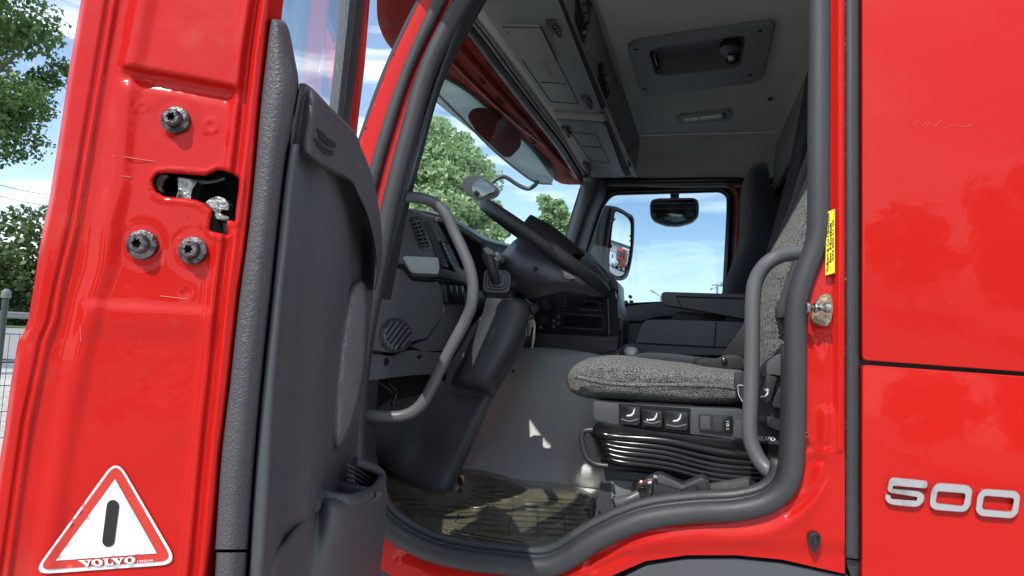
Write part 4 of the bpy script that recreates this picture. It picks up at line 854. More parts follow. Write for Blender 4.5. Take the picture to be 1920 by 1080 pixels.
# dark body behind everything
prism('dashboard_core', [(XD-.03, .05, 1.98), (XD-.03, 1.9, 1.95), (XD-.03, 1.9, 1.70), (XD-.03, .05, 1.66)], (-.3, 0, 0), HOLE, db, 0)
# upper left pod with the side vents
pod = [(722, 494), (735, 440), (742, 402), (750, 395), (775, 390), (786, 397), (830, 416), (884, 440), (906, 452), (905, 462), (872, 470), (890, 520), (880, 540), (868, 528), (828, 520), (800, 518), (768, 518), (754, 496)]
cavp = [(815, 413), (822, 411), (868, 432), (900, 455), (912, 500), (915, 545), (876, 545), (866, 516), (850, 480), (830, 440)]
cdt('instrument_pod', rpoly([(716, 500), (728, 450), (742, 402), (750, 395), (775, 390), (786, 397), (838, 412), (884, 438), (910, 452), (955, 462), (962, 470), (955, 500), (930, 520), (915, 548), (884, 548), (866, 530), (828, 520), (770, 520), (757, 500)], 5), [rpoly(cavp, 4)], lambda x, y: D(x, y, .012-.00002*(x-740)), DASH, db, step=12, thick=.01)
cav = [D(*q, .01) for q in rpoly(cavp, 4)]; cin = [q+np.array([-.14, .05, -.01]) for q in cav]; m = len(cav)
cvo = mk('instrument_recess', cav+cin, [(i, (i+1) % m, m+(i+1) % m, m+i) for i in range(m)]+[tuple(range(m, 2*m))], DASHD, db)
tube('recess_lip', [D(*q, .016) for q in [(816, 416), (824, 412), (868, 434), (900, 455)]], .006, DASH, db, n=3, seg=8)
lathe('gauge_ring', D(828, 444, .0), (1, -.2, 0), [(.020, 0), (.021, .016), (.018, .018), (.017, .004)], BLKG, db, 24)
grid('dashboard_top', [[P(742, 402, .06), D(786, 397, .014), D(838, 412, .014), D(884, 438, .014), D(912, 453, .014), D(958, 464, .014), PX(1000, 470, -.66), PX(1060, 484, -.655)],
     [P(742, 400, .06)+np.array([-.03, 0, .004]), D(786, 394, -.06), D(838, 406, -.08), D(884, 430, -.10), D(912, 446, -.10), D(958, 459, -.1), PX(1000, 464, -.74), PX(1056, 472, -.72)]], DASHD, db, n=4, thick=.006)
# air vent
vp = [(767, 412), (771, 406), (786, 405), (792, 410), (811, 462), (810, 468), (792, 470), (786, 464)]
vf = DP('air_vent', vp, .018, .012, DASHD, db, .002, 2)
DP('vent_opening', [(771, 414), (784, 410), (806, 462), (791, 464)], .0195, .002, HOLE, vf, 0)
for k in range(7):
    t = (k+.5)/7; a = np.array([771+20*t, 414+50*t]); b = np.array([784+22*t, 410+52*t]); tube('vent_slat', [D(*a, .021), D(*b, .021)], .0022, DASH, vf, n=1, seg=6)
tube('vent_slat', [D(778, 412, .022), D(799, 463, .022)], .0018, DASH, vf, n=1, seg=6)
# column of louvres and buttons right of the vent
lv = DP('switch_column', [(793, 412), (806, 414), (818, 430), (852, 505), (858, 512), (826, 502), (818, 486)], .016, .008, DASHD, db, .0015, 2)
for k in range(3): tube('louvre', [D(796+5*k, 414+1*k, .018), D(822+5*k, 480+3*k, .018)], .0022, DASH, lv, n=1, seg=6)
for k in range(5): DP('button', [(826+4*k, 452+9*k), (832+4*k, 454+9*k), (835+4*k, 461+9*k), (829+4*k, 460+9*k)], .021, .006, BLKG, lv, .001)
DP('button', rpoly([(826, 490), (838, 492), (842, 502), (830, 500)], 2), .024, .01, BLK, lv, .002)
# silver strip
DP('silver_strip', [(757, 482), (762, 480), (822, 483), (824, 500), (822, 514), (776, 512), (770, 508)], .020, .012, SILV, db, .003, 3, 'silver trim plate under the air vent')
DP('strip_extension', [(822, 484), (830, 490), (880, 510), (884, 534), (822, 516)], .016, .01, DASHD, db, .003, 2)
# crease groove and lower panel
lowp = [(712, 505), (750, 502), (757, 505), (768, 520), (776, 526), (824, 530), (829, 540), (832, 580), (822, 604), (800, 634), (775, 640), (750, 652), (738, 662), (690, 655), (694, 600)]
lo_ = DP('lower_dash_panel', lowp, .014, .02, DASH, db, .006, 4)
DP('lower_dash_side', [(826, 528), (866, 536), (880, 548), (884, 620), (860, 655), (796, 660), (770, 648), (802, 636), (824, 605), (833, 580)], .002, .02, DASH, db, .004, 4)
tube('dash_groove', [D(*q, .018) for q in [(716, 498), (750, 498), (758, 501), (770, 517), (778, 522), (826, 525), (870, 532)]], .004, HOLE, db, n=3, seg=8)
# row of rocker switches
rb = DP('rocker_bank', [(826, 530), (868, 534), (872, 572), (836, 570), (829, 558)], .010, .006, HOLE, db, .001)
for k in range(4): DP('rocker', rpoly([(828+11*k, 532+k), (836+11*k, 533+k), (841+9.5*k, 566+k), (834+9.5*k, 566+k)], 2), .016, .008, BLKG if k else DASHD, rb, .002)
# round vent
cx, cy = 742, 629
vg = lambda a, r_, o=.016: D(cx+r_*math.cos(a), cy+r_*1.03*math.sin(a), o)
tube('round_vent', [vg(a, 28) for a in np.linspace(0, 2*math.pi, 33)[:-1]], .0045, DASHD, db, closed=True, n=1, seg=8)
prism('vent_hole', [vg(a, 27, .0155) for a in np.linspace(0, 2*math.pi, 33)[:-1]], (-.002, 0, 0), HOLE, db, 0)
for k in range(6):
    d_ = -21+8.6*k; L_ = math.sqrt(max(26.0**2-d_*d_, 1)); u_ = np.array([.60, -.80]); v_ = np.array([.80, .60]); a = np.array([cx, cy])+u_*L_+v_*d_; b = np.array([cx, cy])-u_*L_+v_*d_
    tube('vent_bar', [D(*a, .018), D(*b, .018)], .0042, DASH, db, n=1, seg=6)
for k in range(6): a = R(90+22*k); lathe('vent_stud', vg(a, 22, .019), (1, 0, 0), [(.006, 0), (.006, .002)], TRIMG, db, 8)
# knee panel with screw, black cavity
DP('knee_panel', [(690, 662), (738, 668), (752, 660), (775, 656), (800, 660), (848, 662), (846, 690), (838, 700), (770, 704), (690, 714)], .006, .02, DASH, db, .005, 4)
lathe('panel_screw', D(724, 678, .008), (1, 0, 0), [(.009, 0), (.009, .003), (.004, .003), (.004, .001)], BLKG, db, 18)
DP('panel_slot', [(783, 668), (790, 664), (792, 668), (786, 674)], .008, .002, HOLE, db, 0)
prism('knee_cavity', [D(672, 700, -.05), D(856, 690, -.05), D(850, 722, -.05), D(780, 742, -.05), D(664, 768, -.05)], (-.02, 0, 0), HOLE, db, 0)
for a in (([(706, 715), (735, 740), (700, 770)]), ([(725, 716), (742, 735), (736, 760)])): tube('cable', [D(*q, -.015) for q in a], .005, BLKG, db, n=4, seg=8)
# big kick panel beside the pedals
kk = [[PX(660, 700, -.80), PX(735, 715, -.78), PX(800, 712, -.74), P(868, 716, .60), P(919, 736, .575), P(928, 738, .64)],
      [PX(655, 760, -.86), PX(720, 768, -.82), PX(790, 762, -.77), P(860, 765, .59), P(903, 768, .57), P(912, 772, .63)],
      [PX(650, 820, -.92), PX(715, 835, -.86), PX(780, 836, -.80), P(842, 845, .575), P(866, 846, .565), P(876, 852, .62)],
      [PZ(640, 862, 1.31), PZ(700, 880, 1.31), PZ(760, 902, 1.31), PZ(815, 919, 1.31), PZ(842, 918, 1.31), PZ(850, 908, 1.31)]]
kick = grid('kick_panel', kk, KICK, TR, n=5, thick=.006)
tube('kick_panel_edge', [P(922, 736, .60), P(896, 790, .585), P(868, 850, .575), PZ(848, 914, 1.31)], .008, KICK, kick, n=4)
# ================================================================== STEERING COLUMN AND WHEEL
col = part('steering_column', TR)
cc = [(( 915, 560), (1003, 575), .52, .46, .58), ((907, 590), (1000, 600), .52, .46, .58), ((885, 640), (985, 640), .52, .46, .58), ((862, 688), (955, 695), .53, .46, .60), ((848, 712), (934, 732), .54, .47, .62), ((846, 722), (926, 742), .56, .52, .62)]
rows = []
for (a, b, Ya, Ym, Yb) in cc:
    a, b = np.array(a), np.array(b); f = lambda u: a+(b-a)*u
    rows.append([P(*f(-.03), Ya+.04), P(*f(0), Ya+.02), P(*f(.1), Ym+.02), P(*f(.45), Ym), P(*f(.8), Ym+.02), P(*f(.97), Yb-.04), P(*f(1), Yb+.06)])
top = [[q+(P(958, 546, .55)-q)*.75 for q in rows[0]], [q+(P(958, 552, .5)-q)*.35+np.array([0, 0, .008]) for q in rows[0]]]
grid('column_cover', top+rows, COLP, col, n=5)
0 and tube('cover_seam', [P(925, 575, .468), P(903, 640, .468), P(865, 715, .49)], .0018, HOLE, col, n=3, seg=6)
for q in ((994, 640, .50), (962, 696, .5)): lathe('cover_screw', P(*q), (.5, -.85, 0), [(.005, 0), (.005, .002)], HOLE, col, 12)
PR('kick_panel_upper', rpoly([(905, 590), (930, 600), (915, 744), (868, 742), (832, 726), (838, 696), (852, 668), (872, 640), (886, 610)], 8), .57, .08, KICK, col, 0)
# shroud
sh = [[(962, 452), (985, 438), (1010, 436), (1040, 450), (1075, 480), (1100, 510)], [(940, 478), (970, 466), (1008, 470), (1045, 486), (1088, 514), (1128, 545)], [(934, 500), (960, 498), (1000, 502), (1040, 514), (1085, 530), (1126, 552)], [(938, 522), (965, 524), (1000, 530), (1035, 534), (1080, 542), (1115, 556)], [(955, 542), (975, 547), (1000, 550), (1030, 547), (1060, 546), (1095, 552)], [(972, 556), (986, 559), (1000, 559), (1022, 555), (1055, 548), (1080, 553)]]
Ysh = [[.56, .50, .48, .48, .50, .56], [.50, .42, .40, .40, .43, .52], [.47, .39, .37, .37, .40, .5], [.48, .40, .38, .38, .42, .5], [.54, .46, .43, .43, .47, .55], [.60, .54, .52, .52, .55, .6]]
grid('column_shroud', [[P(*q, y) for q, y in zip(a, b)] for a, b in zip(sh, Ysh)], DASHD, col, n=5)
prism('shroud_panel', [P(*q, .375+.0) for q in rpoly([(1050, 508), (1062, 510), (1080, 522), (1066, 524), (1052, 520)], 3)], (0, .01, 0), SLATE, col, .002)
lathe('shroud_hole', P(1004, 504, .366), (0, -1, 0), [(.006, 0), (.006, .002)], HOLE, col, 14)
# wheel: real circle, plane holding the line of sight
wa, wb = P(917, 392, .56), P(1130, 542, .56); wc = (wa+wb)/2; wr = np.linalg.norm(wa-wb)/2
e1 = (wb-wa)/np.linalg.norm(wb-wa); vd = wc-CAM; vd /= np.linalg.norm(vd); e2 = vd-e1*(vd@e1); e2 /= np.linalg.norm(e2); ax_ = np.cross(e1, e2); ax_ = ax_ if ax_[2] > 0 else -ax_
e2 = e2+ax_*(-.035); e2 /= np.linalg.norm(e2); ax_ = np.cross(e1, e2); ax_ = ax_ if ax_[2] > 0 else -ax_
wh_ = part('steering_wheel', TR)
V, Fc = tubegeo([wc+wr*(math.cos(t)*e1+math.sin(t)*e2) for t in np.linspace(0, 2*math.pi, 73)[:-1]], .0185, 14, True)
WHM = mat('wheel_foam', (.022, .022, .024), .48, bump=('voro', 500, .3, .0005), rvar=.05)
mk('wheel_rim', V, Fc, WHM, wh_)
def wp(a, b, h): return wc+e1*a*wr+e2*b*wr+ax_*h
grid('wheel_hub', [[wp(-.30, -.42, -.02), wp(0, -.46, -.015), wp(.40, -.42, -.015)], [wp(-.36, -.30, .03), wp(0, -.34, .035), wp(.46, -.30, .03)], [wp(-.42, 0, .055), wp(0, 0, .062), wp(.52, 0, .05)], [wp(-.34, .3, .03), wp(0, .34, .03), wp(.44, .3, .03)], [wp(-.3, .45, -.02), wp(0, .48, -.02), wp(.4, .45, -.02)]], WHM, wh_, n=5, thick=.006)
for s_ in (-1, 1):
    for b in (-.18, .28): tube('wheel_spoke', [wp(.25*s_, b*s_, .01), wp(.62*s_, b*s_*1.3, -.006), wp(.96*s_, b*s_, 0)], [.02, .014, .013], WHM, wh_, flat=(1, .6), n=4)
lathe('wheel_boss', wc-ax_*.11, ax_, [(.035, 0), (.045, .05), (.07, .09), (.08, .11)], DASHD, wh_, 28)
# parking-brake style lever with square gaiter
lv_ = part('gear_lever', TR)
gc = P(931, 527, .36); gn = CAM-gc; gn /= np.linalg.norm(gn); gn = gn+np.array([0, 0, .35]); gn /= np.linalg.norm(gn); gx = np.cross([0, 0, 1.], gn); gx /= np.linalg.norm(gx); gy = np.cross(gn, gx)
def gp(a, b, h): s = .00136; return gc+gx*a*s+gy*b*s+gn*h
def sq(r_, c): return [(a, b) for a, b in rpoly([(-r_, -r_*.9), (r_, -r_*.9), (r_*1.05, r_*.8), (-r_*.95, r_)], c, 4)]
prism('gaiter_base', [gp(a, b, 0) for a, b in sq(27, 14)], -gn*.05, BLK, lv_, .006)
for r_, h, m_ in ((24, .002, TRIMG), (18, .007, TRIMG), (13, .012, TRIMG)): tube('gaiter_ring', [gp(a, b, h) for a, b in sq(r_, r_*.55)], .0010, m_, lv_, closed=True, n=1, seg=6)
for r_, h in ((21, .004), (16, .009)): prism('gaiter_fold', [gp(a, b, h) for a, b in sq(r_, r_*.5)], -gn*.01, BLK, lv_, .003)
tube('lever_shaft', [P(930, 528, .34), P(924, 508, .31), P(916, 484, .30), P(912, 472, .30)], [.012, .012, .014, .013], BLK, lv_, n=4, flat=(1.1, 1))
prism('lever_button', [P(*q, .285) for q in rpoly([(905, 466), (914, 463), (926, 472), (924, 477), (912, 476)], 3)], (0, .03, -.004), TRIMG, lv_, .003)
tube('indicator_stalk', [P(958, 500, .5), P(945, 489, .46), P(936, 484, .42)], [.009, .010, .012], DASHD, col, n=3); tube('stalk_tip', [P(941, 486, .43), P(932, 481, .40)], .0125, TRIMG, col, n=2)
DP('dash_bulkhead', [(905, 470), (952, 480), (960, 520), (940, 560), (900, 580), (880, 600), (872, 548), (916, 548), (914, 500)], -.02, .04, DASHD, db, .004, 4)
# ---- ignition and keys
lathe('ignition_lock', P(1000, 578, .50), (.6, -.8, .1), [(.013, 0), (.013, .012), (.010, .014), (.009, .010)], DASHD, col, 20)
# ================================================================== CENTRE STACK
ce_ = part('centre_console', TR)
SY = 1.12
def SP(name, pts, Y, d, m_, par, bev=.002, r_=0, lab=None):
    if r_: pts = rpoly(pts, r_)
    g = lambda q: P(q[0], q[1], Y+(1090-q[0])*.0012)     # stack turned towards the driver
    return prism(name, [g(q) for q in pts], (-.4*d, d, 0), m_, par, bev, label=lab, seg=2)
SP('console_body', [(985, 552), (1060, 545), (1120, 548), (1150, 552), (1158, 560), (1162, 648), (1140, 662), (975, 650), (975, 600)], SY+.01, .3, DASHD, ce_, .008, 3)
SP('console_lower', [(972, 622), (1050, 628), (1140, 632), (1160, 630), (1156, 655), (1128, 662), (1040, 655), (972, 648)], SY-.01, .2, DASH, ce_, .008, 3)
grid('dash_hood', [[P(990, 556, 1.0), P(1040, 545, .98), P(1090, 546, .98), P(1130, 556, 1.0)], [P(1040, 500, 1.05), P(1075, 500, 1.05), P(1110, 515, 1.05), P(1146, 545, 1.08)], [P(1056, 470, 1.3), P(1085, 478, 1.2), P(1120, 500, 1.2), P(1155, 530, 1.25)], [P(1050, 462, 1.7), P(1085, 466, 1.6), P(1115, 484, 1.5), P(1150, 525, 1.4)]], DASH, ce_, n=4, thick=.008)
SP('radio_frame', [(1045, 553), (1050, 552), (1134, 560), (1137, 566), (1138, 626), (1050, 620)], SY-.004, .014, DASHD, ce_, .002, 2)
ra = SP('radio', [(1054, 558), (1130, 564), (1131, 586), (1056, 582)], SY-.010, .02, BLK, ce_, .0015, 1)
LCD = mat('dark_display', (.02, .03, .03), .15)
SP('radio_display', [(1084, 566), (1120, 569), (1120, 577), (1084, 575)], SY-.0115, .003, LCD, ra, .0005)
gq = lambda x, y, Y=SY-.0125: P(x, y, Y+(1090-x)*.0012)
lathe('radio_knob', gq(1066, 570), (.3, -.95, 0), [(.0085, 0), (.0085, .006), (.005, .008)], BLKG, ra, 18)
lathe('knob_ring', gq(1066, 570), (.3, -.95, 0), [(.0095, 0), (.0095, .0015)], TRIMG, ra, 18)
for k in range(6): SP('radio_button', [(1086+6*k, 579+.3*k), (1090+6*k, 579.3+.3*k), (1090+6*k, 582+.3*k), (1086+6*k, 581.7+.3*k)], SY-.012, .002, TRIMG, ra, 0)
for q in ((1057, 560), (1057, 566), (1057, 574), (1057, 580), (1124, 568), (1124, 574), (1124, 581), (1096, 563), (1108, 564), (1116, 565)): SP('radio_button', [(q[0], q[1]), (q[0]+4, q[1]+.3), (q[0]+4, q[1]+2.3), (q[0], q[1]+2)], SY-.012, .002, TRIMG, ra, 0)
SP('storage_slot', [(1054, 588), (1128, 592), (1129, 618), (1056, 614)], SY-.006, .004, HOLE, ce_, 0)
tube('slot_rim', [gq(1055, 588), gq(1129, 593), gq(1130, 618), gq(1056, 614)], .0022, DASH, ce_, closed=True, n=1, seg=6)
tube('console_seam', [gq(1140, 560), gq(1142, 628)], .0022, TRIMD, ce_, n=1, seg=6)
for (x, y, s_) in ((1007, 572, .011), (1028, 571, .017), (1020, 600, .013)):
    o = lathe('climate_dial', gq(x, y, SY-.005), (.3, -.95, .05), [(s_*1.25, -.004), (s_*1.3, .002), (s_*1.15, .003), (s_, .003), (s_*.95, .016), (s_*.6, .018)], BLK, ce_, 24); lathe('dial_ring', gq(x, y, SY-.005), (.3, -.95, .05), [(s_*1.34, 0), (s_*1.34, .0015)], TRIMG, o, 24)
for q in ((1036, 598), (1044, 602), (1036, 608), (1012, 610), (1044, 590)): SP('climate_button', rrect(q[0], q[1], q[0]+6, q[1]+8, 1.5), SY-.008, .008, DASH, ce_, .001); SP('button_mark', [(q[0]+2, q[1]+3), (q[0]+4, q[1]+3), (q[0]+4, q[1]+5), (q[0]+2, q[1]+5)], SY-.0095, .002, MARK, ce_, 0)
# passenger-side end of the dash, vents and cup holder
grid('dash_end', [[P(1090, 482, 1.35), P(1105, 486, 1.25), P(1130, 505, 1.2), P(1150, 530, 1.2), P(1158, 548, 1.2)], [P(1088, 495, 1.2), P(1100, 500, 1.15), P(1122, 520, 1.12), P(1140, 545, 1.12), P(1150, 560, 1.12)]], DASH, ce_, n=4, thick=.01)
for a, b, c, d in (((1096, 490), (1106, 492), (1128, 522), (1118, 520)), ((1112, 492), (1120, 498), (1146, 535), (1136, 532))):
    PR('top_vent', rpoly([a, b, c, d], 2), 1.14, .01, HOLE, ce_, .001)
for k in range(3): tube('vent_trim', [P(1094+11*k, 484+5*k, 1.13), P(1120+11*k, 520+6*k, 1.12), P(1134+7*k, 535+5*k, 1.12)], .0035, (TRIMG, DASH, TRIMD)[k], ce_, n=4, seg=8)
PR('dash_side_block', rpoly([(1138, 532), (1150, 520), (1158, 530), (1160, 566), (1168, 600), (1168, 640), (1160, 655), (1152, 640), (1152, 560)], 4), 1.16, .25, DASHD, ce_, .005)
PR('cup_holder', rpoly([(1147, 516), (1150, 516), (1158, 530), (1160, 545), (1146, 540)], 2), 1.10, .03, BLK, ce_, .003)
tube('chrome_strip', [P(1153, 545, 1.14), P(1159, 570, 1.14), P(1161, 595, 1.14)], .004, SILV, ce_, n=3, seg=8)
PR('socket_block', rpoly([(1154, 594), (1164, 594), (1168, 602), (1168, 620), (1154, 622)], 3), 1.12, .04, BLK, ce_, .004); PR('socket_trim', [(1155, 592), (1164, 592), (1164, 595), (1155, 595)], 1.115, .01, SILV, ce_, .001)
# ================================================================== ENGINE TUNNEL, FLOOR, MAT
tn = [(640, [(860, .98, 1.5), (960, 1.18, 0), (1010, 1.16, 0), (1090, 1.12, 0), (1160, 1.10, 0), (1240, 1.1, 0)]),
      ]
def row(y, L_): return [P(x, y if yy is None else yy, Y) for x, Y, yy in L_]
tun = [row(0, [(820, 1.35, 640), (930, 1.32, 648), (1010, 1.30, 650), (1090, 1.28, 652), (1180, 1.28, 655), (1300, 1.28, 655)]),
       row(0, [(820, 1.28, 655), (930, 1.22, 656), (1010, 1.12, 657), (1090, 1.10, 660), (1180, 1.10, 662), (1300, 1.1, 662)]),
       row(0, [(815, 1.25, 700), (915, 1.18, 705), (990, 1.05, 700), (1080, 1.02, 705), (1170, 1.03, 710), (1300, 1.05, 710)]),
       row(0, [(810, 1.22, 760), (905, 1.14, 765), (975, 1.02, 760), (1070, .97, 765), (1150, .98, 770), (1300, 1.0, 780)]),
       row(0, [(810, 1.15, 810), (890, 1.08, 812), (950, 1.00, 812), (1060, .93, 815), (1130, .88, 830), (1300, .9, 850)]),
       row(0, [(810, 1.05, 850), (880, .98, 850), (950, .94, 860), (1060, .88, 872), (1110, .78, 880), (1300, .8, 900)]),
       [PZ(815, 878, 1.30), PZ(875, 880, 1.30), PZ(945, 895, 1.30), PZ(1050, 906, 1.30), PZ(1105, 915, 1.30), PZ(1300, 930, 1.30)]]
grid('engine_tunnel', tun, CARPET, TR, n=6)
box('cab_floor_carpet', (-1.2, .03, 1.286), (.5, 1.5, 1.300), CARPET, TR, 0)
# rubber mat (lies on the floor: a thing of its own)
MZ = 1.312
MATM = mat('brown_rubber_mat', (.125, .118, .078), .16, var=.25, vscale=5, coat=.6, dirt_or_reflection=((.14, .135, .10), 9, .55, .85), rvar=.12)
nt = MATM.node_tree; N = nt.nodes.new; L = nt.links.new; tcn = N('ShaderNodeTexCoord'); bk = N('ShaderNodeTexBrick'); bk.inputs['Scale'].default_value = 1; bk.inputs['Brick Width'].default_value = .058; bk.inputs['Row Height'].default_value = .040; bk.inputs['Mortar Size'].default_value = .0045; bk.inputs['Mortar Smooth'].default_value = .3; bk.offset = 0
bk.inputs['Color1'].default_value = (1, 1, 1, 1); bk.inputs['Color2'].default_value = (1, 1, 1, 1); bk.inputs['Mortar'].default_value = (0, 0, 0, 1); mpn = N('ShaderNodeMapping'); mpn.inputs['Rotation'].default_value = (0, 0, .22)
L(tcn.outputs['Object'], mpn.inputs[0]); L(mpn.outputs[0], bk.inputs[0]); bp = N('ShaderNodeBump'); bp.inputs['Strength'].default_value = 1; bp.inputs['Distance'].default_value = .004
nz_ = N('ShaderNodeTexNoise'); nz_.inputs['Scale'].default_value = 26; nz_.inputs['Detail'].default_value = 5; L(tcn.outputs['Object'], nz_.inputs[0]); ad = N('ShaderNodeMath'); ad.operation = 'MULTIPLY_ADD'; ad.inputs[1].default_value = .3; L(nz_.outputs[0], ad.inputs[0]); L(bk.outputs['Color'], ad.inputs[2])
mxn = N('ShaderNodeMixRGB'); mxn.blend_type = 'MULTIPLY'; mxn.inputs[0].default_value = 0; pb = nt.nodes['Principled BSDF']; src = pb.inputs['Base Color'].links[0].from_socket; L(src, mxn.inputs[1]); L(bk.outputs['Color'], mxn.inputs[2]); L(mxn.outputs[0], pb.inputs['Base Color'])
L(ad.outputs[0], bp.inputs['Height']); L(bp.outputs[0], nt.nodes['Principled BSDF'].inputs['Normal']); L(bp.outputs[0], nt.nodes['Principled BSDF'].inputs['Coat Normal'])
mo_ = [(640, 862), (720, 884), (760, 902), (812, 922), (858, 920), (872, 905), (850, 880), (872, 878), (905, 881), (950, 893), (990, 908), (1040, 914), (1085, 914), (1118, 930), (1113, 975), (1092, 1004), (1060, 1024), (1016, 1034), (960, 1028), (900, 1019), (850, 1008), (808, 998), (790, 985), (760, 972), (722, 948), (700, 940), (640, 920)]
TR_ORG = ORG.copy()
mt = thing('floor_mat', 'wet looking brown rubber mat with moulded squares on the cab floor', 'floor mat', tuple(PZ(980, 960, MZ)))
mo2 = rpoly(mo_, 8)
def mh(x, y):
    q = PZ(x, y, MZ); return q
mm_ = cdt('mat_sheet', mo2, [], lambda x, y: (x, y, 0), MATM, mt, step=9)
me = mm_.data; v = np.zeros(len(me.vertices)*3); me.vertices.foreach_get('co', v); v = v.reshape(-1, 3)+ORG
dd_ = pdist(np.array([(640, 870), (812, 930), (868, 922), (868, 886), (905, 888), (990, 914), (1085, 920), (1118, 934)]), v[:, :2], False)
W = np.array([PZ(a[0], a[1], MZ+.014*math.exp(-(d/13)**2)+.0015*math.sin(a[0]/23)*math.sin(a[1]/17)) for a, d in zip(v, dd_)])-ORG; me.vertices.foreach_set('co', W.ravel()); me.update()
md = mm_.modifiers.new('thickness', 'SOLIDIFY'); md.thickness = .004
for k in range(4): tube('mat_rib', [PZ(833+k*7, 990+k*6-0, MZ+.0055), PZ(900, 1004+k*6.5-2, MZ+.0055), PZ(984-k*4, 1017+k*6-2, MZ+.0055)], .0028, MATM, mt, n=3, seg=6)
for k in range(4): tube('mat_rib', [PZ(722+k*7, 925+k*8.5-4, MZ+.0055), PZ(782-k*4, 966+k*3.6, MZ+.0055)], .0022, MATM, mt, n=1, seg=6)
tube('mat_hump', [PZ(812, 928, MZ), PZ(838, 934, MZ+.004), PZ(860, 926, MZ)], [.016, .022, .016], MATM, mt, n=4, flat=(1, .7))
mp3 = np.array([PZ(*q, MZ)[:2] for q in rpoly([(700, 905), (812, 935), (872, 930), (880, 892), (945, 900), (1040, 925), (1085, 925), (1110, 940), (1105, 975), (1086, 998), (1040, 1012), (960, 1004), (880, 992), (840, 976), (790, 968), (740, 944), (700, 925)], 4)]); gs = []
ga = .22; g1 = np.array([math.cos(ga), math.sin(ga)]); g2 = np.array([-g1[1], g1[0]]); c0_ = mp3.mean(0)
for (d1, d2, stp) in ((g1, g2, .050), (g2, g1, .066)):
    for k in range(-16, 17):
        ts = np.arange(-.8, .8, .01); L_ = c0_+d2*k*stp+ts[:, None]*d1; ok = inside(mp3, L_); i = 0
        while i < len(ts):
            if ok[i]:
                j = i
                while j+1 < len(ts) and ok[j+1]: j += 1
                if j-i > 2: gs.append(tubegeo([np.array([*L_[i], MZ+.0022]), np.array([*L_[(i+j)//2], MZ+.0023]), np.array([*L_[j], MZ+.0022])], .0014, 6))
                i = j+1
            else: i += 1
V, Fc = join(*gs); mk('moulded_grid', V, Fc, mat('dark_mat_rubber', (.075, .07, .046), .16, coat=.5), mt)
ORG = TR_ORG.copy()
# ================================================================== GRAB BARS
def bar(name, pts, r_, lab): return tube(name, [P(*q) for q in pts], r_, TUBEM, TR, n=7, seg=16, label=lab)
bar('grab_handle', [(735, 372, .055), (752, 370, .06), (785, 371, .075), (815, 381, .09), (836, 402, .095), (852, 436, .10), (868, 470, .10), (880, 500, .10), (887, 535, .10), (884, 572, .10), (872, 602, .10), (852, 640, .095), (830, 682, .09), (806, 732, .085), (790, 758, .08), (770, 774, .075), (745, 781, .07), (710, 780, .06), (672, 776, .05), (650, 775, .04)], .0128, 'long bent grab bar beside the dashboard')
bar('grab_handle', [(1512, 473, .04), (1490, 474, .055), (1462, 480, .07), (1436, 496, .075), (1419, 522, .08), (1412, 556, .08), (1410, 640, .08), (1409, 720, .08), (1406, 790, .08), (1409, 830, .08), (1422, 860, .075), (1440, 882, .065), (1462, 898, .045)], .0148, 'upright bent grab bar in front of the driver seat')
# ================================================================== DRIVER SEAT
se = part('driver_seat', TR)
def csec(px, ty, by, Yn, Yf, k=1):
    a = P(px, ty, Yn+.02); b = P(px, by, Yn); zt, zb = a[2], b[2]; x = P(px, (ty+by)/2, Yn+.03)[0]
    return ((x, (Yn+Yf)/2, (zt+zb)/2), (0, (Yf-Yn)/2, 0), (0, 0, (zt-zb)/2))
loft('seat_cushion', [csec(1066, 708, 716, .42, .58), csec(1067.5, 697, 728, .36, .64), csec(1072, 686, 740, .30, .70), csec(1080, 678, 748, .265, .735), csec(1092, 672, 753, .245, .755), csec(1108, 669, 756, .236, .765), csec(1130, 668, 758, .232, .77), csec(1170, 671, 760, .23, .77), csec(1230, 678, 764, .23, .77), csec(1300, 686, 767, .23, .77), csec(1360, 693, 767, .235, .77), csec(1396, 697, 762, .24, .76)], FAB, se, n=5, seg=48, p=.5)
tube('cushion_piping', [P(1078, 706, .222), P(1120, 716, .206), P(1180, 722, .202), P(1260, 722, .202), P(1330, 724, .204), P(1392, 730, .208)], .0045, FAB, se, n=5, seg=8)
loft('cushion_extension', [csec(1180, 672, 690, .50, .80), csec(1200, 662, 700, .48, .80), csec(1260, 664, 705, .48, .80), csec(1320, 672, 705, .48, .80)], FABD, se, n=4, p=.6)
# backrest
bk_ = [(1497, 300, 60, .30, .70, 34), (1505, 355, 60, .28, .70, 40)]
def bsec(fx, rx, y, Yn, Yf):
    a = P(fx, y, Yn+.03); b = P(rx, y, Yn+.03); c = (a+b)/2; return (c+np.array([0, (Yf-Yn)/2-.03, 0]), (b-a)/2, (0, (Yf-Yn)/2, 0))
loft('seat_backrest', [bsec(1535, 1610, 300, .26, .74), bsec(1516, 1606, 350, .25, .75), bsec(1492, 1590, 400, .24, .76), bsec(1470, 1580, 440, .235, .765), bsec(1450, 1565, 480, .23, .77), bsec(1434, 1550, 530, .225, .775), bsec(1424, 1540, 600, .225, .775), bsec(1420, 1535, 680, .23, .77), bsec(1418, 1530, 720, .25, .75)], FAB, se, n=5, seg=44, p=.5)
loft('seat_shoulder', [bsec(1530, 1600, 250, .45, .78), bsec(1508, 1590, 310, .44, .78), bsec(1488, 1575, 370, .45, .78), bsec(1462, 1560, 430, .46, .78), bsec(1444, 1540, 480, .50, .78)], FABD, se, n=5, p=.6)
prism('bolster_cover', [P(*q, .19) for q in rpoly([(1500, 465), (1530, 470), (1530, 620), (1475, 592), (1459, 598), (1457, 580), (1472, 540)], 7)], (0, .05, 0), DASHD, se, .008)
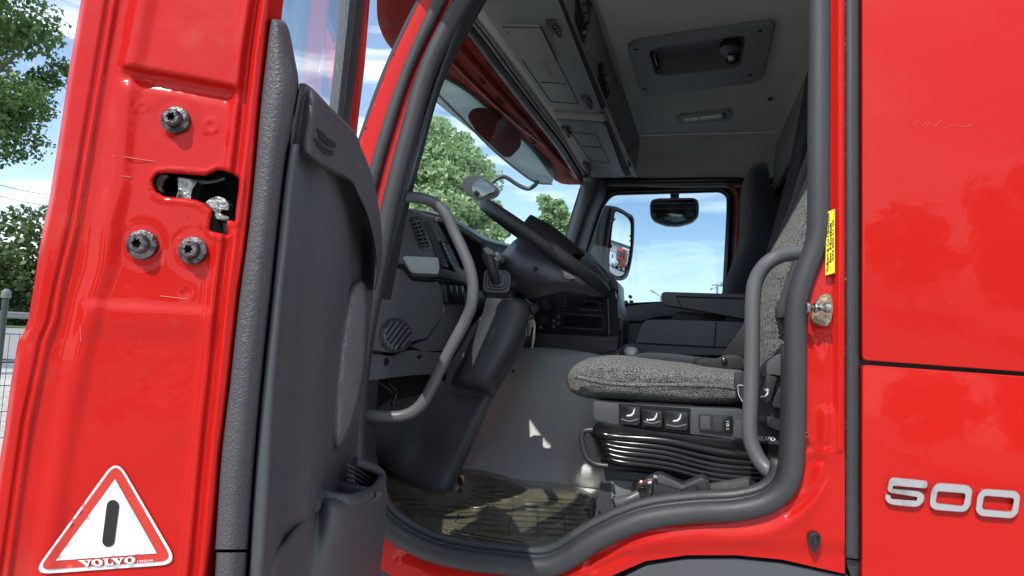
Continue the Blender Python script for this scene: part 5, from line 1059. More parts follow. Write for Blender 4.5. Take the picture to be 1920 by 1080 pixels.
# recliner cover
prism('recliner_cover', [P(*q, .165) for q in rpoly([(1426, 698), (1438, 680), (1456, 666), (1480, 660), (1500, 660), (1500, 712), (1470, 706), (1448, 702), (1430, 708)], 6)], (0, .06, 0), PILL, se, .008)
prism('recliner_body', [P(*q, .185) for q in rpoly([(1415, 700), (1500, 705), (1500, 830), (1470, 812), (1430, 795), (1412, 770)], 6)], (0, .08, 0), BLK, se, .008)
rl_ = prism('recliner_lever', [P(*q, .16) for q in rpoly([(1437, 703), (1458, 707), (1444, 752), (1436, 757), (1421, 752), (1424, 735)], 5)], (0, .03, 0), BLK, se, .005)
prism('recliner_lever', [P(*q, .165) for q in rpoly([(1466, 716), (1500, 712), (1500, 775), (1462, 765), (1447, 762), (1452, 745)], 5)], (0, .03, 0), BLK, se, .005)
prism('rubber_pad', [P(*q, .183) for q in rpoly([(1424, 778), (1444, 782), (1442, 794), (1422, 790)], 2)], (0, .01, 0), BASEM, se, .001)
prism('cushion_tab', [P(*q, .198) for q in [(1378, 698), (1400, 696), (1402, 745), (1398, 765), (1388, 752), (1384, 730), (1376, 724)]], (0, .02, 0), BLK, se, .003)
tube('tab_stitching', [P(*q, .194) for q in [(1382, 726), (1386, 722), (1396, 724), (1400, 730)]], .0008, MARK, se, n=3, seg=6); tube('tab_stitching', [P(*q, .194) for q in [(1384, 727), (1385, 740), (1392, 752), (1400, 764)]], .0008, MARK, se, n=3, seg=6)
# pictograms
def picto(c, s, par, flip=1, Y=.155, ball=True):
    x, y = c; pts = [(x-10*s, y+6*s), (x-7*s, y+4*s), (x-1*s, y+4*s), (x+4*s, y-1*s), (x+7*s, y-9*s), (x+9*s, y-9*s), (x+7*s, y+1*s), (x+2*s, y+7*s), (x-9*s, y+8*s)]
    prism('pictogram', [P(*q, Y) for q in pts], (0, .004, 0), MARK, par, 0)
    if ball: lathe('pictogram_dot', P(x-13*s, y+6*s, Y), (0, -1, 0), [(.0022, -.001), (.0022, .0002)], MARK, par, 10)
picto((1434, 738), .9, rl_, Y=.1585, ball=False)
prism('pictogram', [P(*q, .1585) for q in [(1432, 726), (1436, 730), (1440, 728), (1443, 732), (1439, 734), (1436, 733), (1432, 731)]], (0, .004, 0), MARK, rl_, 0)
# control panel under the cushion
pp = [(1112, 752), (1150, 756), (1250, 762), (1390, 768), (1500, 775), (1500, 838), (1465, 836), (1400, 828), (1330, 818), (1225, 806), (1150, 796), (1116, 788), (1113, 780)]
cp = prism('control_panel', [P(*q, .205) for q in rpoly(pp, 5)], (0, .05, 0), BASEM, se, .005)
prism('lever_recess', [P(*q, .2035) for q in [(1160, 757), (1295, 766), (1294, 812), (1160, 798)]], (0, .004, 0), HOLE, cp, 0)
for i, (x0, x1, y0, y1, o) in enumerate(((1162, 1200, 760, 798, 0), (1204, 1242, 768, 802, 0), (1246, 1290, 770, 808, 0))):
    lvv = prism('seat_lever', [P(*q, .185) for q in rpoly([(x0, y0), (x1, y0+3), (x1, y1-6), (x1-4, y1), (x0+3, y1-4), (x0, y1-10)], 4)], (0, .02, 0), BLKG, cp, .005)
    picto(((x0+x1)/2+2, y0+14), .85, lvv, Y=.1835, ball=i == 1)
    tube('lever_lip', [P(x0+3, y1-12, .184), P((x0+x1)/2, y1-8, .183), P(x1-3, y1-12, .184)], .0018, DASH, lvv, n=3, seg=8)
for k in range(8): tube('lever_grip', [P(1166+4*k, 788, .1835), P(1166+4*k, 796, .1845)], .0011, BLK, cp, n=1, seg=6)
rs = prism('rocker_panel', [P(*q, .200) for q in rpoly([(1310, 776), (1374, 780), (1374, 814), (1310, 808)], 4)], (0, .01, 0), BLKG, cp, .002)
prism('blank_plate', [P(*q, .1985) for q in rpoly([(1313, 779), (1332, 781), (1332, 806), (1313, 804)], 2)], (0, .004, 0), BASEM, rs, .001)
prism('rocker_switch', [P(*q, .196) for q in rpoly([(1337, 784), (1355, 785), (1354, 810), (1337, 808)], 2)], (0, .006, 0), BLK, rs, .002)
prism('rocker_switch', [P(*q, .197) for q in rpoly([(1359, 786), (1370, 787), (1370, 812), (1359, 811)], 2)], (0, .006, 0), HOLE, rs, .002)
prism('rocker_mark', [P(*q, .1955) for q in [(1362, 790), (1367, 790), (1367, 791), (1362, 791)]], (0, .002, 0), MARK, rs, 0)
tube('rocker_mark', [P(1364.5+2*math.cos(t), 797+2.6*math.sin(t), .1955) for t in np.linspace(0, 6.28, 13)[:-1]], .0007, MARK, rs, closed=True, n=1, seg=6)
prism('rocker_mark', [P(*q, .1955) for q in [(1362, 804), (1367, 804), (1367, 805), (1362, 805)]], (0, .002, 0), MARK, rs, 0)
prism('blank_plate', [P(*q, .2015) for q in rpoly([(1378, 788), (1400, 790), (1400, 824), (1376, 820)], 2)], (0, .004, 0), BASEM, cp, .001)
poly2('seat_wordmark', WM, [P(1404, 825, .2035), P(1454, 827, .2035), P(1454, 820, .2035), P(1404, 817, .2035)], MARK, cp, .0006)
prism('panel_front_cheek', [P(*q, .215) for q in rpoly([(1114, 752), (1160, 756), (1160, 796), (1125, 790), (1114, 780)], 5)], (0, .5, 0), BASEM, se, .01)
# bellows
prism('suspension_core', [P(*q, .24) for q in [(1120, 790), (1500, 822), (1500, 925), (1250, 905), (1130, 880), (1116, 830)]], (0, .45, 0), HOLE, se, .004)
prism('bellows_top', [P(*q, .20) for q in rpoly([(1112, 800), (1122, 790), (1150, 796), (1225, 808), (1330, 820), (1500, 838), (1500, 858), (1330, 838), (1200, 824), (1122, 818), (1112, 812)], 4)], (0, .4, 0), BELL, se, .006)
for k, (y0, y1, y2, yy) in enumerate(((814, 826, 848, 866), (822, 838, 862, 876), (830, 848, 874, 884), (838, 857, 882, 892), (846, 868, 892, 902), (856, 876, 902, 912))):
    tube('bellows_fold', [P(1135+3*k, y0-12, .60), P(1116+2*k, y0-5, .34), P(1120+3*k, y0, .22), P(1160, (y0+y1)/2+1, .205-.002*k), P(1250, y1+2, .20), P(1350, y2, .20), P(1490, yy, .20)], .0092 if k else .012, BELL, se, n=6, seg=12)
prism('lower_rail', [P(*q, .21) for q in [(1128, 868), (1200, 872), (1300, 890), (1440, 908), (1440, 916), (1300, 900), (1200, 884), (1128, 880)]], (0, .4, 0), BLK, se, .003)
tube('seat_release_bar', [P(*q, .19) for q in [(1112, 806), (1096, 808), (1091, 818), (1093, 836), (1101, 858), (1116, 870), (1140, 874)]], .0062, BLK, se, n=5)
# base plate
bpz = [(1130, 878), (1235, 890), (1300, 900), (1430, 905), (1420, 960), (1240, 985), (1112, 1010), (1113, 975), (1122, 925)]
bpp = prism('seat_base_plate', [P(*q, .235) for q in bpz], (0, .4, 0), BASEM, se, .005)
prism('base_recess', [P(*q, .2345) for q in rpoly([(1144, 898), (1192, 902), (1200, 908), (1200, 930), (1144, 938)], 5)], (0, .002, 0), TRIMD, bpp, .001)
tube('base_rib', [P(*q, .2345) for q in rpoly([(1144, 898), (1192, 902), (1200, 908), (1200, 930), (1144, 938)], 5)], .002, BASEM, bpp, closed=True, n=1, seg=6)
for q in ((1152, 923), (1152, 932), (1124, 960), (1128, 990)): lathe('base_hole', P(*q, .2335), (0, -1, 0), [(.0028, 0), (.0028, .001)], HOLE, bpp, 12)
# ---- seat belt
sb = part('seat_belt', TR)
def band(name, pts, m_, par, w=.024, n=6):
    q = cr([P(*a[:3]) for a in pts], n); ws = np.interp(np.linspace(0, 1, len(q)), np.linspace(0, 1, len(pts)), [a[3] if len(a) > 3 else w for a in pts]); V = []
    for i, p in enumerate(q):
        t = q[min(i+1, len(q)-1)]-q[max(i-1, 0)]; s_ = np.cross(t, CAM-p); s_ /= np.linalg.norm(s_); V += [p+s_*ws[i], p-s_*ws[i]]
    o = mk(name, V, [(2*i, 2*i+1, 2*i+3, 2*i+2) for i in range(len(q)-1)], m_, par); md = o.modifiers.new('thickness', 'SOLIDIFY'); md.thickness = .002; return o
BELT = mat('belt_webbing', (.018, .018, .019), .6, bump=('noise', 700, .5, .0008))
band('belt_webbing', [(1545, 60, .62), (1500, 300, .58), (1462, 440, .52, .02), (1440, 520, .5, .02), (1425, 600, .5, .02)], BELT, sb)
band('belt_webbing', [(1300, 676, .44, .008), (1318, 684, .42, .02), (1345, 686, .40, .018), (1370, 676, .40, .014), (1395, 690, .40, .022)], BELT, sb)
prism('belt_fold', [P(*q, .52) for q in rpoly([(1402, 596), (1410, 596), (1410, 668), (1352, 668), (1376, 636)], 4)], (0, .01, 0), BELT, sb, .002)
prism('belt_plate', [P(*q, .36) for q in rpoly([(1304, 678), (1322, 672), (1350, 672), (1392, 668), (1396, 690), (1350, 692), (1320, 690)], 5)], (0, .004, 0), BELT, sb, .001)
lathe('belt_button', P(1358, 676, .357), (0, -1, .2), [(.007, 0), (.007, .002), (.004, .0035)], BLKG, sb, 16)
# ================================================================== PASSENGER SIDE
ps = part('passenger_seat', TR)
loft('passenger_backrest', [bsec(1410, 1440, 308, 1.30, 1.5), bsec(1401, 1447, 318, 1.2, 1.62), bsec(1399, 1452, 345, 1.18, 1.66), bsec(1398, 1470, 400, 1.17, 1.68), bsec(1392, 1490, 450, 1.16, 1.70), bsec(1372, 1500, 500, 1.15, 1.70), bsec(1360, 1500, 540, 1.15, 1.70), bsec(1352, 1500, 580, 1.15, 1.70)], FABD, ps, n=5, p=.65)
loft('passenger_cushion', [bsec(1200, 1500, 610, 1.25, 1.7), bsec(1200, 1500, 650, 1.25, 1.7)], FABD, ps, n=2, p=.5)
ar = PR('armrest', rpoly([(1240, 550), (1246, 547), (1405, 552), (1405, 600), (1396, 598), (1300, 580), (1248, 572), (1240, 565)], 5), .98, .07, DASH, ps, .006, seg=3)
tube('armrest_seam', [P(*q, .978) for q in [(1405, 560), (1268, 556), (1278, 577)]], .0022, HOLE, ar, n=1, seg=6)
cb = PR('centre_storage_box', rpoly([(1192, 640), (1206, 602), (1222, 599), (1342, 602), (1400, 604), (1400, 650), (1395, 668), (1230, 664), (1194, 656)], 7), .86, .30, DASH, TR, .014, seg=3)
tube('box_seam', [P(*q, .858) for q in [(1196, 643), (1340, 651), (1398, 653)]], .0022, HOLE, cb, n=2, seg=6); tube('box_seam', [P(1343, 604, .858), P(1339, 651, .858)], .0018, HOLE, cb, n=1, seg=6)
PR('armrest_hinge', rpoly([(1262, 590), (1272, 584), (1360, 590), (1362, 602), (1258, 602)], 4), 1.1, .1, BLK, ps, .005)
pk_ = part('parking_brake', TR)
PR('brake_housing', rpoly([(1160, 656), (1172, 646), (1188, 646), (1206, 655), (1222, 666), (1160, 670)], 5), .83, .06, BLK, pk_, .008)
tube('housing_rim', [P(*q, .825) for q in [(1160, 660), (1172, 648), (1188, 648), (1204, 656), (1220, 668)]], .003, DASH, pk_, n=4, seg=8)
lathe('brake_knob', P(1183, 657, .83), (0, -1, .4), [(.022, -.01), (.022, 0), (.017, .006), (.006, .009)], SILV, pk_, 24)
# ================================================================== LOOSE THINGS
kb = thing('key_bunch', 'bunch of keys hanging from the ignition under the steering wheel', 'keys', tuple(P(1000, 595, .46)))
KM = mat('key_metal', (.22, .20, .15), .35, metal=.9, bump=('noise', 300, .6, .001))
tube('key_ring', [P(997+4*math.cos(t), 598+6*math.sin(t), .46) for t in np.linspace(0, 6.28, 13)[:-1]], .0012, KM, kb, closed=True, n=2, seg=6)
prism('key', [P(*q, .455) for q in rpoly([(990, 603), (998, 598), (1004, 604), (1002, 612), (996, 614), (995, 624), (992, 632), (989, 628), (991, 616)], 2)], (0, .003, 0), KM, kb, .0005)
prism('key', [P(*q, .450) for q in [(1001, 606), (1004, 608), (1003, 632), (999, 654), (996, 654), (998, 634)]], (0, .003, 0), KM, kb, .0005)
tube('chain', [P(*q, .46) for q in [(993, 606), (987, 616), (986, 626), (990, 630)]], .0016, KM, kb, n=4, seg=6)
dv = thing('hand_tool', 'black handheld device with a stubby grey end lying in the sill beside the seat base', 'tool', tuple(P(1270, 930, .15)))
DG = mat('tool_grey', (.075, .078, .08), .4, rvar=.1, bump=('noise', 300, .3, .001), dirt_or_reflection=((.16, .16, .15), 40, .55, .8))
prism('tool_body', [P(*q, .12) for q in rpoly([(1228, 892), (1240, 892), (1280, 912), (1318, 896), (1330, 902), (1332, 920), (1290, 928), (1240, 940), (1200, 944), (1190, 925), (1196, 908)], 4)], (0, .05, 0), DG if False else BLK, dv, .006)
prism('tool_top_face', [P(*q, .118) for q in rpoly([(1232, 893), (1240, 891), (1282, 911), (1316, 896), (1322, 902), (1278, 918), (1228, 904)], 3)], (0, .01, 0), DG, dv, .002)
prism('tool_end_block', [P(*q, .112) for q in rpoly([(1304, 908), (1320, 900), (1330, 918), (1314, 926)], 3)], (0, .04, 0), BLK, dv, .003)
lathe('tool_ball', P(1206, 920, .135), (.1, -1, 0), [(.010, -.03), (.021, -.02), (.025, -.005), (.022, .008), (.010, .016)], BLKG, dv, 24)
tube('grey_nozzle', [P(1152, 946, .11), P(1166, 942, .115), P(1182, 936, .12), P(1198, 928, .125)], [.015, .013, .011, .012], DG, dv, n=4)
tube('tool_cable', [P(1200, 908, .115), P(1214, 900, .11), P(1222, 900, .11)], .0016, mat('red_wire', (.4, .05, .02), .4), dv, n=4, seg=6)
tube('tool_clip', [P(1222, 896, .112), P(1221, 910, .11), P(1219, 924, .11)], .0022, STEEL, dv, n=3, seg=6); lathe('tool_screw', P(1218, 905, .112), (0, -1, .3), [(.004, 0), (.004, .004)], STEEL, dv, 10); lathe('tool_screw', P(1229, 895, .115), (0, -1, .3), [(.004, 0), (.004, .004)], STEEL, dv, 10)
ORG = TR_ORG.copy()
prism('sill_buckle', [P(*q, .16) for q in rpoly([(1330, 912), (1355, 908), (1400, 900), (1418, 904), (1422, 914), (1410, 922), (1360, 926), (1332, 920)], 5)], (0, .05, 0), DG, se, .006)
prism('buckle_slot', [P(*q, .155) for q in [(1410, 912), (1418, 908), (1421, 916), (1412, 920)]], (0, .01, 0), BLK, se, .001)
# grey sill plate between mat and seal
sp = [(640, 905), (700, 938), (730, 952), (798, 992), (874, 1014), (952, 1030), (1016, 1040), (1058, 1032), (1110, 990), (1130, 970)]
sp2 = [(640, 960), (700, 965), (724, 974), (796, 1018), (874, 1040), (952, 1050), (1017, 1056), (1064, 1042), (1128, 1000), (1180, 970)]
grid('sill_plate', [[PZ(*q, 1.306) for q in sp], [P(x, y, .035) for x, y in sp2]], mat('scuffed_sill', (.16, .155, .14), .6, dirt_or_reflection=((.05, .05, .05), 18, .45, .65), bump=('noise', 120, .5, .002)), TR, n=4)
grid('seat_side_sill', [[P(1130, 965, .05), P(1210, 950, .05), P(1300, 938, .05), P(1380, 932, .05), P(1440, 905, .05), P(1470, 870, .05)], [P(1128, 960, .24), P(1210, 945, .24), P(1300, 934, .24), P(1380, 920, .24), P(1440, 900, .24), P(1465, 860, .24)]], BASEM, TR, n=4)
# ================================================================== SURROUNDINGS
ORG = np.zeros(3)
# ground: level yard, road embankment rising to the left of the truck's front
ASPH = mat('yard_concrete', (.44, .43, .41), .9, bump=('noise', 40, .6, .01), var=.2, vscale=1.2)
GRV = mat('pale_gravel', (.42, .40, .37), .95, bump=('noise', 30, 1, .02), var=.3, vscale=12)
GRS = mat('verge_grass', (.09, .15, .035), .95, bump=('noise', 20, 1, .05), var=.4, vscale=6)
ROADM = mat('road_asphalt', (.26, .26, .26), .85, bump=('noise', 60, .5, .01), var=.08, vscale=1)
def gz(x): d = -x-9; return 0.0 if d < 0 else min(1.15, d*.085)
xs = [-900, -200, -80, -40, -30, -22.5, -18, -15, -12, -9, -5, 0, 20, 100, 900]; ys_ = [-900, -100, -30, 0, 30, 100, 900]
V = [(x, y, gz(x)) for y in ys_ for x in xs]; nx = len(xs)
g0_ = mk('ground', V, [(j*nx+i, j*nx+i+1, (j+1)*nx+i+1, (j+1)*nx+i) for j in range(len(ys_)-1) for i in range(nx-1)], ASPH, smooth=False); props(g0_, kind='structure')
def band_(name, x0, x1, m_, dz, kind='structure'):
    s = sorted([x for x in xs if x0 < x < x1]+[x0, x1]); V = [(x, y, gz(x)+dz) for y in (-300, 300) for x in s]; k = len(s)
    return props(mk(name, V, [(i, i+1, k+i+1, k+i) for i in range(k-1)], m_, smooth=False), kind=kind)
band_('gravel_strip', -12.5, -5, GRV, .02); band_('road', -30, -16, ROADM, .03); band_('grass_verge', -36, -30.5, GRS, .05)
# leaf trees
def leafmat(name, c, c2):
    m = bpy.data.materials.new(name); m.use_nodes = True; nt = m.node_tree; b = nt.nodes['Principled BSDF']; N = nt.nodes.new; L = nt.links.new
    g = N('ShaderNodeNewGeometry'); r_ = N('ShaderNodeValToRGB'); r_.color_ramp.elements[0].color = (*c, 1); r_.color_ramp.elements[1].color = (*c2, 1); L(g.outputs['Random Per Island'], r_.inputs[0]); L(r_.outputs[0], b.inputs[0]); b.inputs['Roughness'].default_value = .5
    t = N('ShaderNodeBsdfTranslucent'); L(r_.outputs[0], t.inputs[0]); mx = N('ShaderNodeMixShader'); mx.inputs[0].default_value = .35; L(b.outputs[0], mx.inputs[1]); L(t.outputs[0], mx.inputs[2]); L(mx.outputs[0], nt.nodes['Material Output'].inputs[0]); return m
LF1 = leafmat('maple_leaves', (.055, .12, .03), (.13, .24, .06)); LF2 = leafmat('hedge_leaves', (.035, .07, .02), (.12, .17, .05)); LF3 = leafmat('poplar_leaves', (.22, .36, .16), (.50, .62, .36))
BARK = mat('bark', (.09, .07, .05), .9, bump=('noise', 20, 1, .03))
def tree(name, label, base, h, rx, rz, nclump, nleaf, size, lm, cz=.6, squash=1, group=None, cat='tree', trunk=True, spread=.22, columnar=False):
    o = thing(name, label, cat, base, group); B = np.array(base, float); cen = B+np.array([0, 0, h*cz]); g = rng
    cl = []
    while len(cl) < nclump:
        q = g.uniform(-1, 1, 3); d = np.linalg.norm(q)
        if d < .93 and (d > .45 or g.random() < .45): cl.append(cen+q*np.array([rx, rx, rz]))
    cl = np.array(cl); idx = g.integers(0, nclump, nleaf); cs = rx*spread*g.uniform(.6, 1.35, nclump)
    off = g.normal(0, 1, (nleaf, 3)); off /= np.linalg.norm(off, axis=1)[:, None]; off *= (g.uniform(0, 1, nleaf)**.4)[:, None]*cs[idx][:, None]; off[:, 2] *= .75*squash
    C = cl[idx]+off; s = size*g.uniform(.6, 1.3, nleaf)
    n = g.normal(0, 1, (nleaf, 3))+np.array([0, 0, .5]); n /= np.linalg.norm(n, axis=1)[:, None]; a = np.cross(n, g.normal(0, 1, (nleaf, 3))); a /= np.linalg.norm(a, axis=1)[:, None]; b = np.cross(n, a)
    s = s[:, None]; V = np.stack([C-a*s, C-b*s*.55+a*s*.1, C+a*s, C+b*s*.55+a*s*.1], 1).reshape(-1, 3)
    me = bpy.data.meshes.new('crown'); me.vertices.add(len(V)); me.vertices.foreach_set('co', (V-ORG).ravel()); me.loops.add(len(V)); me.loops.foreach_set('vertex_index', np.arange(len(V), dtype=np.int32)); me.polygons.add(nleaf); me.polygons.foreach_set('loop_start', np.arange(0, len(V), 4, dtype=np.int32)); me.polygons.foreach_set('loop_total', np.full(nleaf, 4, dtype=np.int32)); me.update(); me.validate(); me.materials.append(lm)
    c = bpy.data.objects.new('crown', me); COL.objects.link(c); c.parent = o
    if trunk:
        gs = [tubegeo(cr([B, B+np.array([.05*rx, 0, h*.3]), B+np.array([0, .05*rx, h*.55]), cen+np.array([0, 0, rz*.7])], 4), list(np.linspace(h*.022+.04, .02, 13)), 8)]
        for i in range(min(14, nclump)):
            q = cl[i]; st_ = B+np.array([0, 0, h*(.3+.25*g.random())]); gs.append(tubegeo([st_, (st_+q)/2+np.array([0, 0, .05*h]), q], [h*.008+.01, h*.005+.005, .01], 5))
        V, Fc = join(*gs); mk('trunk', V, Fc, BARK, o)
    return o
def at(x, y, Y, z=None): q = P(x, y, Y); return (float(q[0]), float(q[1]), float(gz(q[0]) if z is None else z))
def gtree(px, top, D_, wpx, name, label, lm, n, size, nclump=60, ground=None, cz=.6, rzk=.4, **k):
    """tree whose trunk stands D_ metres beyond the truck side, its top at image row `top`"""
    t = P(px, top, D_); b = (float(t[0]), float(t[1]), float(gz(t[0]) if ground is None else ground)); h = t[2]-b[2]; dist = np.linalg.norm(t-CAM); rx = wpx/F*dist
    return tree(name, label, b, h, rx, h*rzk, nclump, n, size, lm, cz=cz, **k)
gtree(-135, -230, 8, 178, 'maple_tree', 'tall leafy maple at the far left, its branches reaching past the open door', LF1, 42000, .062, nclump=120, cz=.69, rzk=.31, ground=0, spread=.19)
gtree(826, 222, 22, 118, 'poplar_tree', 'broad pale green tree straight ahead through the windscreen', LF3, 70000, .10, nclump=260, cz=.56, rzk=.44, spread=.26)
gtree(905, 330, 26, 60, 'poplar_tree', 'lower green tree beside the big one, behind the front mirror', LF3, 30000, .11, nclump=130, cz=.58, rzk=.42)
gtree(1042, 357, 34, 62, 'poplar_tree', 'tree seen through the windscreen above the steering wheel', LF3, 34000, .12, nclump=130, cz=.58, rzk=.42)
gtree(1118, 392, 33, 38, 'poplar_tree', 'green tree visible behind the right door mirror', LF3, 26000, .12, nclump=110, cz=.58, rzk=.42)
gtree(1171, 546, 90, 7, 'cypress_tree', 'tiny slim tree on the horizon, left of the pair', LF1, 1500, .25, nclump=14, rzk=.46, cz=.54, trunk=False)
gtree(1182, 545, 90, 6, 'cypress_tree', 'tiny slim tree on the horizon, right of the pair', LF1, 1500, .25, nclump=14, rzk=.46, cz=.54, trunk=False)
# hedge beyond the road
hz = thing('hedge', 'dense dark green hedge beyond the road', 'hedge', (-38, 20, 1.15))
for nm in ('foliage',):
    n = 60000; C = np.stack([rng.uniform(-41, -37, n), rng.uniform(-25, 75, n), rng.uniform(0, 1, n)], 1); hgt = 5.6+1.3*np.sin(C[:, 1]*.45)+.8*np.sin(C[:, 1]*1.3+1)+.6*np.sin(C[:, 1]*2.9); C[:, 2] = 1.0+C[:, 2]**.8*hgt
    C[:, 0] += .9*np.sin(C[:, 1]*1.7+C[:, 2]*1.1)+.7*np.sin(C[:, 1]*3.1-C[:, 2]*2.3)
    nrm = rng.normal(0, 1, (n, 3))+np.array([.5, 0, .5]); nrm /= np.linalg.norm(nrm, axis=1)[:, None]; a = np.cross(nrm, rng.normal(0, 1, (n, 3))); a /= np.linalg.norm(a, axis=1)[:, None]; b = np.cross(nrm, a); s = rng.uniform(.12, .26, n)[:, None]
    V = np.stack([C-a*s, C-b*s*.6, C+a*s, C+b*s*.6], 1).reshape(-1, 3)-ORG
    me = bpy.data.meshes.new(nm); me.from_pydata([tuple(q) for q in V], [], [(4*i, 4*i+1, 4*i+2, 4*i+3) for i in range(n)]); me.materials.append(LF2); c = bpy.data.objects.new(nm, me); COL.objects.link(c); c.parent = hz
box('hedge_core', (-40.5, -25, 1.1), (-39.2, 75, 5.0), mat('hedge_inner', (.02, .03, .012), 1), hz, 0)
# guard rail
gr_ = thing('guard_rail', 'grey steel guard rail along the road in front of the hedge', 'guard rail', (-30.6, 20, 1.15))
GS = mat('galvanised_steel', (.30, .31, .31), .5, metal=.4, var=.1)
pr_ = [(0, .0), (.04, .06), (.0, .12), (.0, .18), (.04, .24), (0, .31)]
V = [(-30.6+a, y, 1.62+b) for y in (-30, 80) for a, b in pr_]; mk('rail_beam', V, [(i, i+1, 7+i, 6+i) for i in range(5)], GS, gr_, smooth=False).modifiers.new('thickness', 'SOLIDIFY').thickness = .005
post = box('rail_post', (-30.72, -28, 1.1), (-30.64, -27.94, 1.85), GS, gr_, .005)
for k in range(1, 27):
    c = post.copy(); COL.objects.link(c); c.parent = gr_; c.location = (0, 4*k, 0)
# mesh fence near the truck
fp = at(4, 620, 2.6)
fe = thing('mesh_fence', 'thin dark wire mesh fence with a round capped post at the left edge', 'fence', (fp[0], fp[1], 0))
GP = mat('green_post', (.03, .05, .04), .5)
pz = P(3, 556, fp[1])[2]
tube('fence_post', [(fp[0], fp[1], 0), (fp[0], fp[1], pz)], .022, GP, fe, n=2); lathe('post_cap', (fp[0], fp[1], pz-.01), (0, 0, 1), [(.032, 0), (.034, .02), (.03, .05), (.012, .07)], mat('grey_cap', (.14, .15, .15), .5), fe, 16)
dv_ = np.array([.62, .78, 0]); gs = []
for k in range(34): q = np.array(fp)*[1, 1, 0]+dv_*(.05+.06*k); gs.append(tubegeo([q+[0, 0, .02], q+[0, 0, pz-.28]], .0028, 4))
for k in range(9): q = np.array(fp)*[1, 1, 0]; z = .05+(pz-.33)*k/8; gs.append(tubegeo([q+[0, 0, z], q+dv_*2.1+[0, 0, z]], .0034, 4))
V, Fc = join(*gs); mk('wire_mesh', V, Fc, GP, fe)
# overhead wires left, lamp posts right
LM = mat('lamp_post_metal', (.35, .36, .37), .5, metal=.3)
q = at(1336, 560, 60); lp = thing('street_lamp', 'double armed street lamp above the armrest in the far window', 'street lamp', (q[0], q[1], 0))
def lt(pts, r_, nm, m_=LM): return tube(nm, [P(x, y, 60) for x, y in pts], r_, m_, lp, n=2, seg=8)
b_ = P(1345, 560, 60); tube('pole', [(b_[0], b_[1], 0), tuple(P(1345, 534, 60))], .09, LM, lp, n=2); lt([(1334, 535), (1345, 534), (1350, 536), (1358, 531)], .06, 'arm'); lt([(1332, 541), (1345, 539)], .04, 'arm'); lt([(1351, 535), (1358, 530)], .16, 'lamp_head'); lt([(1332, 543), (1335, 541)], .1, 'lamp_head')
q = at(1238, 560, 70); lp = thing('street_lamp', 'single slanting street lamp arm in the lower middle of the far window', 'street lamp', (q[0], q[1], 0))
b_ = P(1239, 556, 70); tube('pole', [(b_[0], b_[1], 0), tuple(b_)], .09, LM, lp, n=2); tube('arm', [tuple(b_), tuple(P(1222, 545, 70))], .06, LM, lp, n=2); tube('lamp_head', [tuple(P(1226, 548, 70)), tuple(P(1220, 544, 70))], .1, LM, lp, n=2)
# yard behind the camera: seen in the paint and in the mirror
gk = 'trees across the yard behind the camera'
YL = ['leafy tree across the yard reflected at the left of the red side panel', 'tall leafy tree mirrored in the middle of the red side panel', 'leafy tree mirrored at the right edge of the red side panel', 'low tree mirrored in the lower left of the red side panel', 'low leafy tree mirrored in the open door', 'leafy tree mirrored at the outer side of the open door']
for i, (x, y, h_, r_) in enumerate(((9.5, -17, 6.6, 3.2), (15.5, -19, 7.8, 3.6), (22, -21, 6.4, 3.4), (4.5, -20, 4.4, 2.6), (-4, -24, 4.6, 3.2), (-13, -22, 6.2, 3.4))):
    if i == 0: t0_ = tree('yard_tree', YL[0], (x, y, 0), h_, r_, h_*.42, 60, 9000, .2, LF2, cz=.56, group=gk)
    else:
        c = t0_.copy(); c['label'] = YL[i]; COL.objects.link(c); c.location = (x, y, 0); c.scale = (r_/3.2, r_/3.2, h_/6.6); c.rotation_euler = (0, 0, 1.7*i)
        for ch in list(t0_.children): d = ch.copy(); COL.objects.link(d); d.parent = c
# overhead wires crossing the strip of sky at the left
for k, (a, b, lab) in enumerate((((-60, 330), (140, 372), 'upper overhead wire crossing the sky beside the open door'), ((-60, 352), (140, 392), 'middle overhead wire crossing the sky beside the open door'), ((-60, 385), (140, 412), 'lowest overhead wire, just above the hedge'))):
    ORG = np.zeros(3); o = tube('overhead_wire', [P(*a, 16+k*2), (P(*a, 16+k*2)+P(*b, 20+k*2))/2-np.array([0, 0, .12]), P(*b, 20+k*2)], .012, INK, None, n=4, seg=6); props(o, lab, 'wire', 'overhead wires')
# things in the yard behind: seen in the right door mirror
AZ = lambda deg, d: np.array([-.39+d*math.cos(R(deg)), 2.5+d*math.sin(R(deg)), 0.])
def obox(name, o, ex, ey, x0, x1, y0, y1, z0, z1, m_, par, bev=.02):
    c = [o+ex*x+ey*y+np.array([0, 0, z0]) for x, y in ((x0, y0), (x1, y0), (x1, y1), (x0, y1))]; return prism(name, c, (0, 0, z1-z0), m_, par, bev)
WP = mat('white_body_paint', (.75, .76, .76), .4); ORG_R = mat('orange_red_paint', (.62, .05, .015), .35, coat=.5); WIN = mat('dark_window_glass', (.03, .04, .05), .1); TYR = mat('tyre_rubber', (.03, .03, .03), .8)
def axes(deg): a = R(deg); return np.array([math.cos(a), math.sin(a), 0]), np.array([-math.sin(a), math.cos(a), 0])
pos = AZ(25.2, 34); ex, ey = axes(25+180+38)      # ex: forward
pt = thing('parked_truck', 'orange red box lorry parked in the yard, reflected in the right door mirror', 'truck', tuple(pos))
bd = obox('cab_body', pos, ex, ey, 0, 2.2, -1.2, 1.2, .55, 3.0, ORG_R, pt, .12)
obox('windscreen', pos, ex, ey, 2.2, 2.215, -1.05, 1.05, 1.75, 2.6, WIN, pt, 0)
for s in (-1, 1): obox('side_window', pos, ex, ey, 1.1, 2.0, s*1.2-.01 if s < 0 else 1.195, s*1.2+.005 if s < 0 else 1.21, 1.75, 2.5, WIN, pt, 0)
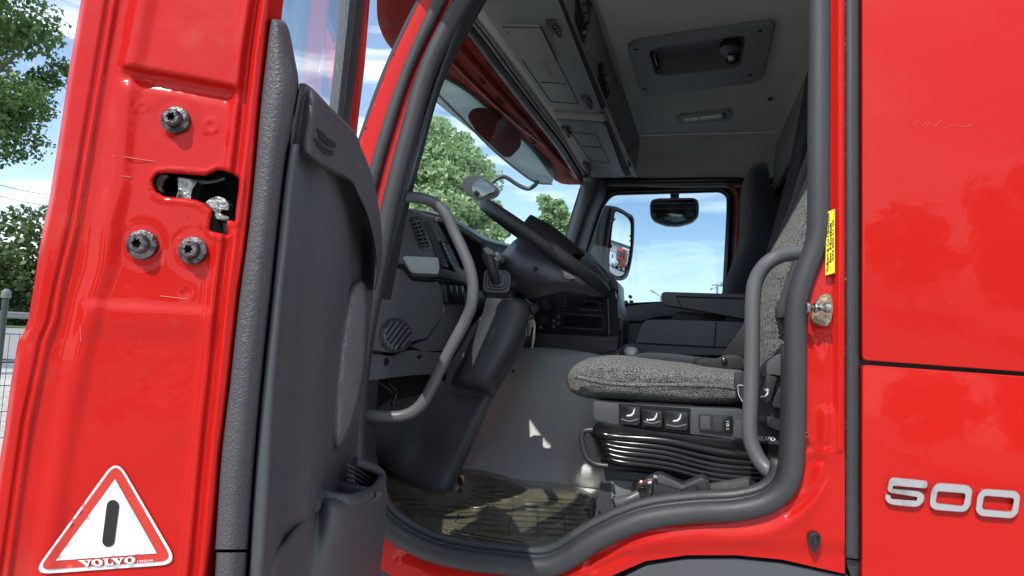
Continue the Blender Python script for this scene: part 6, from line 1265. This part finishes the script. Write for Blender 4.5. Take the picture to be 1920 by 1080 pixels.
obox('grille', pos, ex, ey, 2.2, 2.225, -.9, .9, .9, 1.5, BLK, pt, .005); obox('bumper', pos, ex, ey, 2.15, 2.35, -1.2, 1.2, .35, .8, BLK, pt, .04)
for s in (-.95, .7): obox('headlight', pos, ex, ey, 2.34, 2.36, s, s+.25, .55, .72, WP, pt, .005)
obox('box_body', pos, ex, ey, -5.6, -.25, -1.25, 1.25, 1.1, 3.3, WP, pt, .03); obox('chassis', pos, ex, ey, -5.4, 0, -.5, .5, .7, 1.08, BLK, pt, 0)
for x in (1.2, -3.4, -4.7):
    for s in (-1.1, .8): c = pos+ex*x+ey*s+np.array([0, 0, .5]); wv_ = lathe('wheel', c, ey, [(.3, 0), (.48, .0), (.5, .04), (.5, .26), (.48, .3), (.3, .3)], TYR, pt, 24); lathe('rim', c, ey, [(.29, -.01), (.29, .31)], GS, wv_, 20)
pos = AZ(20.5, 34); ex, ey = axes(20.5+180-30)
vn = thing('white_van', 'small white van by the warehouse, reflected in the right door mirror', 'van', tuple(pos))
sidep = [(-2.4, .45), (2.3, .45), (2.4, .8), (2.25, 1.1), (1.4, 1.25), (.8, 1.95), (-2.3, 2.0), (-2.45, 1.0)]
prism('body', [pos+ex*x+np.array([0, 0, z])-ey*.9 for x, z in sidep], ey*1.8, WP, vn, .06)
for s in (-.905, .895): prism('side_window', [pos+ex*x+np.array([0, 0, z])+ey*s for x, z in [(1.2, 1.25), (.72, 1.82), (.1, 1.82), (.1, 1.25)]], ey*.01, WIN, vn, 0)
for x in (-1.5, 1.5):
    for s in (-.92, .72): lathe('wheel', pos+ex*x+ey*s+np.array([0, 0, .34]), ey, [(.2, 0), (.33, 0), (.34, .2), (.2, .2)], TYR, vn, 20)
pos = AZ(24, 62); ex, ey = axes(24+90)
wb_ = thing('warehouse', 'long grey warehouse with dark doors, reflected in the right door mirror', 'building', tuple(pos))
obox('wall', pos, ex, ey, -20, 14, 0, -12, 0, 4.6, mat('grey_cladding', (.24, .25, .27), .7, var=.05), wb_, .02); obox('roof', pos, ex, ey, -20.3, 14.3, .3, -12.3, 4.6, 4.9, mat('roof_edge', (.12, .12, .13), .6), wb_, .02)
for k in range(6): obox('door', pos, ex, ey, -16+5*k, -12.6+5*k, .02, .05, 0, 3.6, mat('roller_door', (.45, .46, .48), .6) if k == 0 else bpy.data.materials['roller_door'], wb_, .01)
